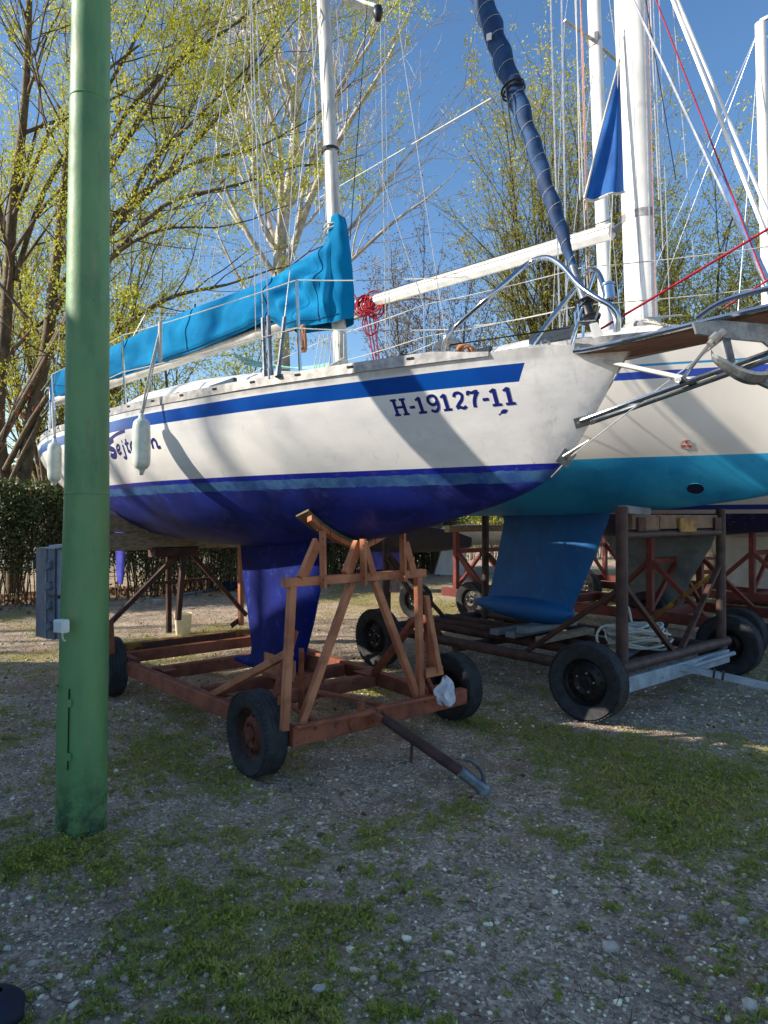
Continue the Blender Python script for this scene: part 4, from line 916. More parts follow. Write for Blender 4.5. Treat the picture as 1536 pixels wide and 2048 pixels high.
for s in ss:
    zt, zb_ = float(top_k(s)), float(bot_k(s)); c_ = bA + dB * s; c_ = Vector((c_.x, c_.y, bA.z + dB.z * max(0, s))) + Vector((-.1 * dB.x, 0, 0)) * (1 if s < .1 else max(0, 1 - (s - .1) / .3)); row = []
    c_.x += rk1 * 0
    for side, rng in ((1, range(0, nu + 1)), (-1, range(nu, -1, -1))):
        for i in rng:
            u = i / nu; z = zb_ + (zt - zb_) * u; hf = cover_half(s, u); e = math.sin(math.pi * min(1, u * 1.02 + .03)) ** .5 if 0 < u < 1 else 0
            edge_fade = min(1, (s + .12) / .05) if s < 0 else 1
            row.append(c_ + Vector((rk1 * max(0, z) * max(0, 1 - max(0, s) / .6), 0, z)) + sB * side * (hf * (edge_fade ** .5) + wr(s, z, side) * (e if s > .12 else e * .5)))
    rows_a.append(row)
M['cover'] = plain('turquoise_blue_acrylic_canvas', S(0, 124, 172), S(0, 110, 158), 4, .9, 0, .25, 24, c3=S(2, 136, 182), s3=9, lo3=.6, hi3=.75, spec=.15)
M['cover_seam'] = plain('dark_blue_stitching', S(0, 84, 130), S(0, 72, 112), 9, .9)
COV = empty('sail_cover', F1.o, AX, label='turquoise blue canvas sail cover drawn over the boom of the nearest yacht', cat='sail cover')
m_ = MB().grid(rows_a, False); m_.build('canvas', M['cover'], COV, smooth=True)
near = lambda r_, i: (lambda q, n: q + sB * .004)(r_[i], 0)
for s_ in (.13, .64, 1.62, 2.6, 3.4):
    k_ = int(np.argmin(np.abs(ss - s_))); MB().tube([near(rows_a[k_], i) for i in range(1, nu)], .0035, 4).build('seam', M['cover_seam'], COV)
MB().tube([near(r_, 2) for r_ in rows_a[6:]], .004, 4).build('hem', M['cover_seam'], COV)
zc = bA.z + .63; MB().lathe([(.078, -.008), (.084, 0), (.078, .008)], (mX(zc), 0, zc), (0, 0, 1), 18).lathe([(.08, -.008), (.086, 0), (.08, .008)], (mX(zc), 0, zc - .03), (.1, .1, 1), 18).build('tie_cord', M['rope'], COV)
for s_ in (.62, 1.62, 2.6, 3.3):
    c_ = bA + dB * s_; zt = float(top_k(s_)); MB().tube([c_ + Vector((0, 0, zt - .01)), c_ + Vector((0, 0, zt + .035))], .008, 5).build('grommet_loop', M['rope_black'], COV)
# coils and ropes hung up
def coil(name, c, r, n, mat, ax, label, cat='rope', sq=1.5, tr=.006, group=None):
    root_ = MB(); d, a, u = basis(ax)
    for k in range(n):
        rr = r * R.uniform(.8, 1.1); o = Vector((R.gauss(0, tr * 1.2), R.gauss(0, tr * 1.2), R.gauss(0, tr))); ph = R.uniform(0, 6)
        root_.tube([o + a * (rr * math.cos(t_)) + u * (rr * sq * math.sin(t_)) + d * (tr * 1.5 * math.sin(t_ * 2 + ph)) for t_ in np.linspace(0, 6.283, 22)[:-1]], tr, 5, closed=True)
    return root_.build(name, mat, None, org=(0, 0, 0), label=label, cat=cat, smooth=True, group=group)
o = coil('rope_coil', None, .035, 9, M['rope_tan'], NV, 'tan rope coil hanging under the front edge of the blue sail cover', sq=2.6); o.location = F1.W(F1.L(pd(604, 677, 4.9)))
o = coil('rope_coil', None, .07, 14, M['rope'], (.2, .8, .5), 'cream rope coil heaped on the foredeck beside the rail', sq=.8, tr=.008); o.location = F1.W((-1.25, .3, 2.66))
o = coil('rope_coil', None, .04, 8, M['rope_tan'], (.4, .9, .3), 'brown rope coil right of the heaped one on the foredeck', sq=.9, tr=.008); o.location = F1.W((-1.38, .3, 2.625))
# winch-like drum on the foredeck
MB().lathe([(.0, 0), (.035, 0), (.03, .03), (.028, .06), (.036, .075), (0, .08)], F1.W((-1.02, .42, 2.58)), n=14).build('winch', M['dkgrey'], None, label='small steel winch on the foredeck beside the rope coils', cat='winch', smooth='auto')
# fenders
def fender(px, py0, py1, label, rope_top):
    p = on_rail(px, 0); Y = F1.W(p).y; yy = p.y + .078
    zt = F1.yp(px, py0, yy).z; zl = F1.yp(px, py1, yy).z; x = F1.yp(px, (py0 + py1) / 2, yy).x; L = zt - zl; r = .064
    root = empty('fender', F1.W((x, yy, zl)), 0, label=label, cat='fender', group='white fenders hung on the nearest yacht')
    MB().lathe([(.0, .0), (.012, 0), (.02, .02), (.026, .04), (.044, .052), (.058, .07), (r, .1), (r * 1.02, L * .3), (r * 1.03, L * .5), (r * 1.02, L * .7), (r, L - .1), (.058, L - .07), (.044, L - .052), (.026, L - .04), (.02, L - .02), (.012, L), (0, L)], (0, 0, 0), n=24).build('body', M['fender'], root, smooth=True)
    a_ = Vector((0, 0, L)); b_ = Vector(F1.W(rope_top)) - root.location
    MB().tube([a_, a_.lerp(b_, .3) + Vector((0, -.02, 0)), b_], .008, 6).tube([a_ + Vector((.012, 0, 0)), b_ + Vector((.012, 0, 0))], .006, 6).build('rope', M['rope'], root)
    MB().lathe([(.0, -.02), (.017, -.01), (.017, .01), (0, .02)], (0, 0, L + .012), n=8).build('knot', M['rope'], root)
q = tops[1]; fender(283, 826, 950, 'white fender hanging over the name lettering', (on_rail(318, 0).x, on_rail(318, 0).y, 3.12))
fender(109, 876, 972, 'white fender hanging at the stern, left of the green pole', (tops[0].x, tops[0].y, 2.9))
MB().tube([F1.W((on_rail(318, 0).x, on_rail(318, 0).y, 3.12)) + Vector((0, 0, z)) for z in (.05, -.25)], .016, 6).build('hanging_line', M['rope'], None, label='doubled white rope tied on the upper lifeline above the fender', cat='rope')
# anchor in the sprit
AN = empty('anchor', F1.W((-2.75, .1, 2.45)), 0, label='grey galvanised plough anchor hanging under the bowsprit', cat='anchor')
ao = AN.location
def ap(px, py, Y=2.78): return pd(px, py, Y) - ao
nv = Vector((0.15, 1, 0))
MB().prism([ap(1385, 646), ap(1440, 642), ap(1560, 652), ap(1580, 700), ap(1572, 780), ap(1548, 776), ap(1552, 705), ap(1525, 684), ap(1440, 676), ap(1392, 668)], nv, .022).build('shank', M['anchor'], AN)
rows = []
for i in range(13):
    k = i / 12; cx = 1423 + 100 * k; cy = 712 + 48 * math.sin(k * 1.75) ** 1.0 + 2; w = .004 + .06 * k ** .6; P0 = ap(cx, cy, 2.78)
    rows.append([P0 + Vector((0, -w, .05 * w / .1 * .4)), P0 + Vector((0, -w * .4, -.012)), P0 + Vector((0, w * .4, -.012)), P0 + Vector((0, w, .02))])
m_ = MB().grid(rows); rows2 = [[p + Vector((0, 0, .014)) for p in r_] for r_ in rows]; m_.grid(rows2)
for ra, rb in ((0, 0), (3, 3)): m_.grid([[rows[i][ra], rows2[i][ra]] for i in range(13)])
m_.grid([rows[0], rows2[0]]); m_.grid([rows[-1], rows2[-1]]); m_.build('fluke', M['anchor'], AN, smooth=False)
MB().prism([ap(1508, 764), ap(1545, 730), ap(1560, 700), ap(1575, 700), ap(1570, 760), ap(1540, 778)], nv, .03).build('crown', M['anchor'], AN)
MB().prism([ap(1442, 662), ap(1456, 662), ap(1470, 724), ap(1458, 730)], nv, .014).build('hanger', M['dkgrey'], AN)
MB().tube([ap(1448, 662, 2.74), ap(1418, 690, 2.74)], .014, 8).tube([ap(1436, 670, 2.73), ap(1424, 682, 2.73)], .02, 8).build('shackle', M['bolt'], AN)
# ------------------------------------------------------------------ wheels
def wheel_meshes(rt, w, rr, matrim, mathub, style):
    p = [(rr, -w * .36), (rr + .02, -w * .45), (rt * .8 + rr * .2, -w * .5), (rt * .93, -w * .47), (rt * .985, -w * .4)]
    g = [-.3, -.1, .1, .3]; 
    for k in g: p += [(rt, w * (k - .075)), (rt * .985, w * (k - .028)), (rt * .985, w * (k + .028)), (rt, w * (k + .075))]
    p += [(rt * .985, w * .4), (rt * .93, w * .47), (rt * .8 + rr * .2, w * .5), (rr + .02, w * .45), (rr, w * .36), (rr - .005, 0), (rr, -w * .36)]
    ty = MB().lathe(p, axis=(0, 1, 0), n=44)
    for k in range(56):                              # shoulder tread blocks
        a = 6.283 * k / 56
        for s in (-1, 1):
            c = Vector((math.cos(a) * rt * .985, s * w * .42, math.sin(a) * rt * .985)); tn = Vector((-math.sin(a), 0, math.cos(a)))
            ty.bar(c - tn * rt * .04, c + tn * rt * .04, w * .12, .007, (math.cos(a), s * .5, math.sin(a)))
    o = w * .36
    ri = MB().lathe([(rr + .012, o + .006), (rr + .012, o), (rr - .004, o - .004), (rr - .012, o - .03), (rr - .03, o - .045), (rr - .03, -o), (rr + .01, -o)], axis=(0, 1, 0), n=36)
    di = MB().lathe([(rr - .03, o - .05), (rr - .045, o - .04), (rr * .62, o - .028), (rr * .5, o - .012), (rr * .4, o - .016), (rr * .3, o - .03), (rr * .28, o - .03)] + ([(rr * .27, o - .01), (rr * .2, o + .002), (0, o + .004)] if style else [(rr * .16, o - .02), (rr * .15, o - .006), (0, o - .004)]), axis=(0, 1, 0), n=32)
    bo = MB()
    for k in range(5 if not style else 6):
        a = 6.283 * k / (5 if not style else 6) + .3; q = Vector((math.cos(a) * rr * .4, o - .016, math.sin(a) * rr * .4)); bo.lathe([(.009, 0), (.009, .012), (0, .014)], q, (0, 1, 0), 6)
    ho = MB()
    for k in range(12):
        a = 6.283 * k / 12; q = Vector((math.cos(a) * rr * .7, o - .030, math.sin(a) * rr * .7)); ho.lathe([(.0, .0), (.012 + .004 * (k % 2), 0), (.012, -.006)], q, (0, 1, 0), 10)
    return ty, ri, di, bo, ho
WH = {}
def wheel(parent, loc, yaw, rt, w, rr, rim='rim_dark', hub='rim_dark', style=0, bolts='bolt', label=None):
    key = (rt, w, rr, rim, hub, style)
    if key not in WH:
        ty, ri, di, bo, ho = wheel_meshes(rt, w, rr, rim, hub, style)
        W_ = di.build('wheel', M[hub], parent, smooth='auto')
        cs = [ty.build('tyre', M['tyre'], W_, smooth='auto'), ri.build('rim', M[rim], W_, smooth='auto'), bo.build('wheel_bolts', M[bolts], W_), ho.build('rim_holes', M['dark'], W_, kind='stuff')]
        WH[key] = (W_, cs)
    else:
        a, b = WH[key]; W_ = a.copy(); COL.objects.link(W_); W_.parent = parent
        for c in b: q = c.copy(); COL.objects.link(q); q.parent = W_
    W_.location = loc; W_.rotation_euler = (0, R.uniform(0, 6), yaw)
    W_.rotation_mode = 'ZYX' if False else 'XYZ'
    if label: W_['label'] = label
    return W_
# ------------------------------------------------------------------ trailer 1 (frame F1)
T1 = empty('boat_trailer', F1.o, AX, label='rust-brown cradle trailer under the nearest yacht', cat='boat trailer')
wheel(T1, (.0, .84, .277), 0, .277, .165, .17, 'rim_rust', 'hub_rust', 1, 'hub_rust')
wheel(T1, (.055, -1.06, .277), math.pi, .277, .165, .17, 'rim_dark', 'rim_dark', 0)
wheel(T1, (2.66, .93, .277), 0, .277, .165, .17, 'rim_dark', 'rim_dark', 0)
wheel(T1, (2.7, -1.0, .277), math.pi, .277, .165, .17, 'rim_dark', 'rim_dark', 0)
zf = .29
def b1(name, p, q, w=.07, h=.1, mat='rust'): return bar(name, p, q, w, h, M[mat], T1)
b1('front_crossbar', (-.26, .74, zf), (-.26, -.86, zf), .08, .12)
b1('side_beam', (-.2, .72, zf), (2.6, .84, zf), .08, .12); b1('side_beam', (-.2, -.66, zf), (2.6, -.84, zf), .08, .12)
b1('crossbar', (2.05, .75, zf - .002), (2.05, -.74, zf - .002), .08, .115); b1('crossbar', (.62, .70, zf - .002), (.62, -.64, zf - .002), .09, .112); b1('crossbar', (1.12, .70, zf - .003), (1.12, -.68, zf - .003), .08, .11)
b1('crossbar', (2.95, .86, zf - .004), (2.95, -.86, zf - .004), .08, .11)
b1('gusset_plate', (2.0, .68, zf + .062), (1.8, .68, zf + .062), .12, .008); b1('gusset_plate', (.55, -.6, zf + .062), (.75, -.6, zf + .062), .14, .008); b1('gusset_plate', (.55, .6, zf + .062), (.75, .6, zf + .062), .14, .008)
b1('axle_stub', (.015, .78, .277), (.015, .6, .277), .06, .06); b1('axle_stub', (.055, -.97, .277), (.055, -.7, .277), .06, .06)
b1('diagonal_brace', (.56, .05, zf + .03), (-.2, -.12, zf + .03), .04, .03)
b1('diagonal_brace', (.5, .35, zf + .03), (-.2, .5, zf + .03), .04, .03)
b1('keel_shoe', (.60, .0, zf + .09), (1.2, .0, zf + .09), .24, .09); 
for s_ in (1, -1): b1('keel_cheek', (.66, .12 * s_, zf + .17), (1.15, .12 * s_, zf + .17), .012, .17, 'primer')
# posts and the top bar
zt = 1.27
pL = F1.xp(572, 1455, -.30); pR = F1.xp(845, 1390, -.30); tL = F1.xp(585, 1172, -.32); tR = F1.xp(847, 1147, -.32); print('posts', pL, pR, tL, tR)
def X(px, py, x): return F1.xp(px, py, x)
zt = (tL.z + tR.z) / 2 - .02
BL = Vector((-.28, pL.y, zf + .06)); BR = Vector((-.28, pR.y, zf + .06)); TL = Vector((-.28, tL.y - .02, zt)); TR = Vector((-.28, tR.y + .02, zt))
b1('post', BL, TL, .05, .05, 'primer'); b1('post', BR, TR, .05, .05, 'primer')
b1('top_bar', TL + Vector((0, .06, .03)), TR + Vector((0, -.06, .03)), .06, .06, 'primer')
b1('post', X(601, 1415, -.05), X(603, 1300, -.2), .035, .05)
b1('raking_leg', X(602, 1448, -.262), Vector((-.262, X(703, 1160, -.262).y, zt)), .05, .05, 'primer')
b1('raking_leg', X(834, 1392, -.265), Vector((-.265, X(748, 1160, -.265).y, zt)), .05, .05, 'primer')
b1('brace', X(552, 1395, -.1), X(588, 1262, -.27), .05, .045)
b1('brace', Vector((.85, .74, zf + .05)), Vector((-.26, TL.y, zt - .42)), .05, .05, 'primer')
b1('brace', F1.L(pg(745, 1352, zf + .03)), Vector((-.24, TR.y - .01, zt - .32)), .055, .05)
b1('brace', X(878, 1345, -.36), X(851, 1192, -.3), .045, .045, 'primer'); b1('bracket', X(850, 1346, -.31), X(884, 1339, -.36), .05, .07, 'primer'); b1('brace', X(862, 1352, -.28), X(851, 1230, -.24), .035, .04)
b1('bracket', X(555, 1400, -.16), X(578, 1398, -.2), .08, .05); b1('diagonal_brace', X(850, 1350, -.28), X(872, 1400, -.2), .04, .04)
# slotted uprights and the curved saddle under the hull
xs_ = -.36
for px, pb, ptop, lean in ((646, 1177, 1062, 0), (727, 1170, 1078, 0), (806, 1163, 1062, 0)):
    p = X(px + 1, pb, xs_ + .03); q = X(px - 1, ptop, xs_ + .03)
    U = b1('slotted_upright', p, q, .02, .055, 'primer')
    for i in range(7): MB().lathe([(.006, 0), (.0, .0005)], p.lerp(q, .08 + .09 * i) + Vector((-.0115, 0, 0)), (-1, 0, 0), 8).build('slot_hole', M['dark'], U)
    for f_ in (.16, .86): MB().lathe([(.014, 0), (.014, .01), (0, .014)], p.lerp(q, f_) + Vector((-.012, 0, 0)), (-1, 0, 0), 6).build('bolt', M['hub_rust'], U)
b1('saddle_prop', X(602, 1160, -.3), X(634, 1085, -.2), .03, .09, 'primer'); b1('saddle_prop', X(692, 1150, -.28), X(716, 1088, -.22), .04, .09, 'primer')
b1('saddle_prop', X(746, 1150, -.3), X(728, 1085, -.3), .03, .05, 'primer'); b1('saddle_prop', X(826, 1145, -.3), X(810, 1085, -.3), .03, .06, 'primer')
def saddle(off, th, mat, name, x0, x1, ya, yb, n=22, under=0):
    rows = []
    for y in np.linspace(ya, yb, n):
        row = []
        for x in (x0, x1):
            lo, hi = 0., 1.; ay = abs(y)
            for _ in range(20):
                m = (lo + hi) / 2
                if H1.sec(x, m)[0] < ay: lo = m
                else: hi = m
            z = H1.sec(x, hi)[1]; s = 1.0 + 0 * ay; row += [(x, y, z - off), (x, y, z - off - th)] if x == x0 else [(x, y, z - off - th), (x, y, z - off)]
        rows.append(row)
    m = MB().grid(rows, True); m.f += [(0, 1, 2, 3), tuple(len(m.v) - 4 + i for i in range(4))]; return m.build(name, M[mat], T1)
ya = .44; yb = -.3
saddle(.006, .012, 'carpet', 'saddle_carpet', -.05, .09, ya + .02, yb)
saddle(.02, .012, 'wood_new', 'saddle_plywood', -.06, .1, ya + .03, yb - .02)
for i in range(9):                                   # short wooden blocks under the plywood
    y0 = ya - (ya - yb) * i / 9; y1 = ya - (ya - yb) * (i + .93) / 9; saddle(.034, .035, 'primer', 'saddle_block', -.055, .0, y0, y1, 3)
# steering rod, pin, drawbar with coupling
MB().tube([X(592, 1456, -.37), X(748, 1424, -.37)], .017, 8).tube([X(752, 1418, -.37), X(884, 1391, -.37)], .014, 8).build('steering_rod', M['rust'], T1, smooth='auto')
MB().tube([X(722, 1420, -.30), X(721, 1404, -.30)], .028, 10).build('king_pin', M['rust'], T1, smooth='auto')
MB().lathe([(.05, 0), (.05, .012), (.02, .02), (0, .02)], X(709, 1446, -.302), (-1, 0, 0), 14).build('hub_boss', M['rust'], T1, smooth='auto')
MB().lathe([(.04, 0), (.04, .012), (.02, .02), (0, .02)], X(744, 1438, -.302), (-1, 0, 0), 14).build('hub_boss', M['rust'], T1, smooth='auto')
d0 = X(760, 1432, -.36); d1 = F1.L(pg(928, 1548, .17)); d2 = F1.L(pg(975, 1584, .06)); print('draw', d0, d1, d2)
DB = MB().tube([d0, d1], .034, 12).build('drawbar', M['pipe'], T1, smooth='auto')
MB().bar(X(744, 1426, -.33), d0 + (d1 - d0) * .05, .09, .05).build('drawbar_yoke', M['rust'], T1)
dd = (d2 - d1).normalized(); 
MB().bar(d1 - dd * .03, d2 - dd * .03, .085, .062, ch=.018).lathe([(.043, -.028), (.045, 0), (.03, .03), (0, .036)], d2 - dd * .03, (0, 0, 1), 16).build('coupling', M['galv'], DB, smooth='auto')
MB().tube(smooth_path([d1 + dd * .15 + Vector((0, 0, .03)), d1 + dd * .145 + Vector((0, 0, .085)), d1 + dd * .10 + Vector((0, 0, .115)), d1 + dd * .03 + Vector((0, 0, .11)), d1 + dd * .01 + Vector((0, 0, .08))], 4), .014, 8).build('coupling_handle', M['dkgrey'], DB, smooth='auto')
p = d0.lerp(d1, .42); MB().tube([p, p + Vector((.0, .01, -.16))], .010, 6).build('prop_pin', M['dark_rust'], DB)
# rear bolster, rear frame with yellow bar
for i, (z0, hh) in enumerate(((1.64, .17), (1.455, .18))): bar('bolster_plank', (2.98, 1.2, z0), (2.98, -.62 - .25 * i, z0), .09, hh, M['wood'], T1)
b1('bolster_block', (2.95, .42, 1.34), (2.95, -.05, 1.34), .2, .1, 'dark_rust')
def r1(name, a_, b_, x, w=.05, h=.05, mat='dark_rust'): return b1(name, F1.xp(*a_, x), F1.xp(*b_, x), w, h, mat)
r1('rear_post', (338, 1265), (337, 1110), 3.25); r1('rear_strut', (356, 1240), (368, 1100), 2.9, .05, .06); r1('rear_post', (482, 1250), (481, 1088), 3.25, .05, .06, 'primer')
r1('rear_brace', (205, 1262), (352, 1112), 2.9, .05, .045); r1('rear_brace', (492, 1230), (384, 1108), 3.1, .05, .045); r1('rear_tie', (306, 1167), (430, 1156), 3.2, .03, .03)
r1('gusset_plate', (462, 1252), (482, 1238), 3.28, .01, .06)
b1('rear_crossbar', (3.3, .72, .33), (3.3, -1.25, .33), .1, .08, 'yellow'); b1('rear_crossbar', (3.32, .70, .255), (3.32, -1.2, .255), .09, .06, 'dark_rust')
b1('angle_iron', (3.1, .5, .395), (3.1, -.5, .395), .09, .012, 'yellow'); b1('angle_iron', (3.06, .48, .365), (3.06, -.6, .365), .012, .06, 'dark_rust')
b1('rear_plate', (2.45, 1.0, .33), (2.45, 1.02, .75), .1, .02, 'rust')
for y_ in (.7, -.8): b1('side_beam', (2.6, y_, .285), (3.3, y_, .285), .07, .09)
# rag on the rod tip
p = F1.W(X(888, 1372, -.4)); rows = []
for i in range(15):
    k = i / 14; r_ = .014 + .05 * math.sin(k * 2.6) ; rows.append([Vector((math.cos(a) * r_ * (1 + .45 * math.sin(3 * a + 4 * k)) + .012 * math.sin(9 * k), math.sin(a) * r_ * .6 * (1 + .5 * math.sin(5 * a + 3 * k)), .06 - .19 * k + .02 * math.sin(2 * a))) for a in np.linspace(0, 6.283, 29)[:-1]])
MB().grid(rows, True).build('rag', M['rag'], None, smooth=False, label='white rag tied on the steering rod by the right front wheel', cat='rag').location = p
# bucket, brick, plank behind
bk = pg(366, 1268); b_ = empty('bucket', (bk.x, bk.y, 0), .3, label='cream square plastic bucket standing behind the rear frame', cat='bucket'); m_ = MB()
rows = []
for z, s_ in ((0, .085), (0.001, .1), (.3, .125), (.3, .118), (.02, .094), (.02, 0.001)):
    rows.append([(s_ * math.copysign(abs(math.cos(a)) ** .35, math.cos(a)), s_ * math.copysign(abs(math.sin(a)) ** .35, math.sin(a)), z) for a in np.linspace(0, 6.283, 25)[:-1]])
m_.grid(rows, True); m_.f.append(tuple(range(24))); m_.build('body', M['bucket'], b_, smooth='auto'); MB().tube([(.13 * math.cos(a), .13 * math.sin(a), .295) for a in np.linspace(0, 6.283, 25)[:-1]], .006, 6, closed=True).build('rim', M['bucket'], b_)
bk = pg(316, 1208); MB().box((0, 0, .05), (.24, .15, .1), .3, ch=.01).build('concrete_block', M['brick_grey'], None, label='small grey concrete block on the ground in front of the hedge', cat='block').location = (bk.x, bk.y, 0)
p, q = pg(366, 1192), pg(445, 1180); MB().tube([p + Vector((0, 0, .04)), q + Vector((0, 0, .04))], .03, 8).build('pipe', M['galv'], None, label='grey pipe lying by the hedge left of the keel', cat='pipe')
p, q = pg(650, 1150), pg(860, 1115); MB().tube([p + Vector((0, 0, .3)), q + Vector((0, 0, .55))], .04, 8).build('pipe', M['galv'], None, label='long grey pipe seen behind the saddle of the rusty trailer', cat='pipe')
p = pg(458, 1182); MB().rock((0, 0, .12), .28, .5).build('tarpaulin', M['navy'], None, label='crumpled dark blue tarpaulin left of the keel by the hedge', cat='tarpaulin').location = (p.x, p.y, 0)
# ------------------------------------------------------------------ green pole, cabinet, switch box
PB = pg(164, 1682); PBx = Vector((PB.x, PB.y + .13, 0)); Yp_ = PBx.y
t = NT('green_pole_paint'); ob = t.sep(t.tc.outputs['Object'])
c = t.mix(t.ramp(t.noise(5, 4, .6, stretch=(1, 1, .25)), .35, .68), S(98, 144, 92), S(78, 124, 80))
c = t.mix(t.math('MULTIPLY', t.ramp(t.noise(1.3, 3, .6), .4, .65), .5), c, S(116, 148, 92))
c = t.mix(t.math('MULTIPLY', t.ramp(t.noise(9, 5, .7, stretch=(1, 1, .18)), .54, .7), .6), c, S(140, 136, 92))
c = t.mix(t.math('MULTIPLY', t.ramp(t.noise(42, 5, .7, stretch=(1, 1, .4)), .66, .73), .8), c, S(70, 52, 36))
t.bump(t.noise(30, 4), .15, .01); c = t.mix(t.math('MULTIPLY', t.ramp(t.math('SUBTRACT', .5, ob[2]), .0, .5), t.ramp(t.noise(14, 5, .7), .4, .65)), c, S(48, 62, 44)); c = t.mix(t.math('MULTIPLY', t.ramp(t.noise(3, 5, .7, stretch=(1, 1, .4)), .5, .62), .3), c, S(34, 84, 60)); M['pole'] = t.out(c, t.math('ADD', .42, t.math('MULTIPLY', t.noise(12, 4), .25)))
PO = empty('green_pole', PBx, 0, label='thick green painted metal pole standing left of the nearest yacht', cat='pole')
cen = lambda px, py: pd(px, py, Yp_) - PBx
prof = [(1690, 163.5, 97), (1600, 163.5, 96), (1300, 168.5, 93), (990, 174, 86), (985, 174, 85), (600, 176, 82), (200, 180, 76), (190, 180, 75.5), (0, 183, 74)]
rows = []
for py, cx, wpx in prof:
    c0 = cen(cx, py); r_ = wpx / 2 / FPX * Yp_ * .985; rows.append([(c0.x + r_ * math.cos(a), r_ * math.sin(a), max(c0.z, -.02)) for a in np.linspace(0, 6.283185, 41)[:-1]])
c0 = cen(187, -700); rows.append([(c0.x + .086 * math.cos(a), .086 * math.sin(a), c0.z) for a in np.linspace(0, 6.283185, 41)[:-1]])
sh_ = MB().grid(rows, True).build('shaft', M['pole'], PO, smooth=True)
for py, cx, wpx in ((988, 174, 86), (204, 180, 76.5)):
    c0 = cen(cx, py); MB().lathe([(wpx / 2 / FPX * Yp_ * .985 - .002, -.006), (wpx / 2 / FPX * Yp_ + .0015, -.002), (wpx / 2 / FPX * Yp_ + .0015, .002), (wpx / 2 / FPX * Yp_ * .985 - .002, .006)], c0, n=40).build('weld_seam', M['pole'], PO, smooth=True)
rows = []
for z in np.linspace(cen(0, 1522).z, cen(0, 1366).z, 6):
    kx = 163.5 + (168.5 - 163.5) * (1600 - (1035 - (z - 1.7) * FPX / Yp_)) / 300; c0 = cen(kx, 1400).x; r_ = 95 / 2 / FPX * Yp_ * .985 + .005; rows.append([(c0 + r_ * math.cos(a), r_ * math.sin(a), z) for a in np.linspace(rad(183), rad(262), 12)])
dr = MB().grid(rows).build('access_door', M['pole'], PO, smooth=True)
a = rad(262)
bar('door_gap', (rows[0][-1][0], rows[0][-1][1] - .001, rows[0][-1][2]), (rows[-1][-1][0], rows[-1][-1][1] - .001, rows[-1][-1][2]), .005, .004, M['dark'], dr)
for z in (rows[0][0][2] + .07, rows[0][0][2] + .35): MB().box((rows[0][-1][0] + .01, rows[0][-1][1] - .004, z), (.02, .008, .04)).build('hinge', M['pole'], dr)
# electric cabinet hung on the pole's left side
CB = empty('electric_cabinet', PBx + Vector((-.17, .03, .98)), rad(0), label='pale grey electric cabinet with four covered sockets, fixed to the left of the green pole', cat='electric box')
co = CB.location
def cp_(px, py, Y): return pd(px, py, Y) - co
Yf, Yb = 3.62, 3.86
# body: side facing the camera, lid facing left
x0, x1, z0, z1 = cp_(95, 0, Yf).x, cp_(128, 0, Yf).x + .03, cp_(0, 1288, Yf).z, cp_(0, 1098, Yf).z
MB().box(((x0 + x1) / 2, .12, (z0 + z1) / 2), (x1 - x0, .24, z1 - z0), ch=.008).build('housing', M['box_grey'], CB)
MB().box(((x0 + x1) / 2 + .01, .10, z1 + .012), (x1 - x0 + .05, .32, .012)).build('rain_cap', M['box_grey'], CB)
lid = [(x0, .0), (x0 - .062, .03), (x0 - .165, .12), (x0 - .17, .26), (x0, .26)]
LD = MB().prism([(x, y - .02, (z0 + z1) / 2) for x, y in lid], (0, 0, 1), z1 - z0 - .006).build('lid', M['lid_grey'], CB)
nl = Vector((-.03, -.062, 0)).normalized(); al = Vector((-.062, .03, 0)).normalized()
cl = Vector((x0 - .031, -.005, 0)); zz_ = [cp_(0, y, Yf).z for y in (1135, 1177, 1218, 1260)]
for z in zz_:
    c = cl + Vector((0, 0, z)); u = Vector((0, 0, 1))
    sc = MB().lathe([(.021, 0), (.021, .014), (.016, .022), (0, .023)], c, nl, 16).build('socket_cover', M['lid_grey'], LD, smooth='auto')
    MB().bar(c + u * .022 - al * .012 + nl * .006, c + u * .022 + al * .012 + nl * .006, .012, .014).build('socket_hinge', M['galv'], sc)
bar('lid_clasp', cl + Vector((-.02, .016, cp_(0, 1196, Yf).z)) + nl * .008, cl + Vector((.06, -.01, cp_(0, 1199, Yf).z)) + nl * .008, .012, .016, M['dkgrey'], CB)
bar('lid_edge', cl + al * .034 + Vector((0, 0, z0 + .01)) + nl * .004, cl + al * .034 + Vector((0, 0, z1 - .01)) + nl * .004, .008, .012, M['galv'], CB)
for y in (1145, 1240): MB().lathe([(.0, 0), (.012, .0), (.014, .02), (.008, .032), (0, .034)], (x0 - .168, .18, cp_(0, y, Yf).z), (-1, 0, 0), 10).build('lid_knob', M['galv'], CB, smooth='auto')
MB().box(((x0 + x1) / 2, .05, z0 - .012), (.08, .05, .022)).build('cable_gland', M['box_grey'], CB)
MB().tube(smooth_path([((x0 + x1) / 2 + .02, .05, z0), ((x0 + x1) / 2 - .01, .04, z0 - .06), ((x0 + x1) / 2 + .03, .04, z0 - .09), ((x0 + x1) / 2 + .06, .1, z0 - .02)], 5), .006, 6).build('cable', M['rope_black'], CB)
MB().tube([((x0 + x1) / 2 + .04, .08, z0), ((x0 + x1) / 2 + .055, .08, z0 - .14)], .018, 8).build('cable', M['black'], CB)
SW = empty('switch_box', pd(123, 1252, 3.52), rad(-28), label='small white plastic switch box with a black knob on the green pole', cat='switch box')
MB().box((0, 0, 0), (.058, .05, .068), ch=.006).build('housing', M['white_box'], SW)
MB().lathe([(.018, 0), (.018, .012), (.012, .016), (0, .016)], (-.029, 0, .0), (-1, 0, 0), 14).build('knob', M['black'], SW, smooth='auto')
MB().tube(smooth_path([(.008, 0, -.034), (.008, 0, -.055), (.014, 0, -.07), (.03, 0, -.074)], 4), .005, 6).build('cable', M['rope'], SW)
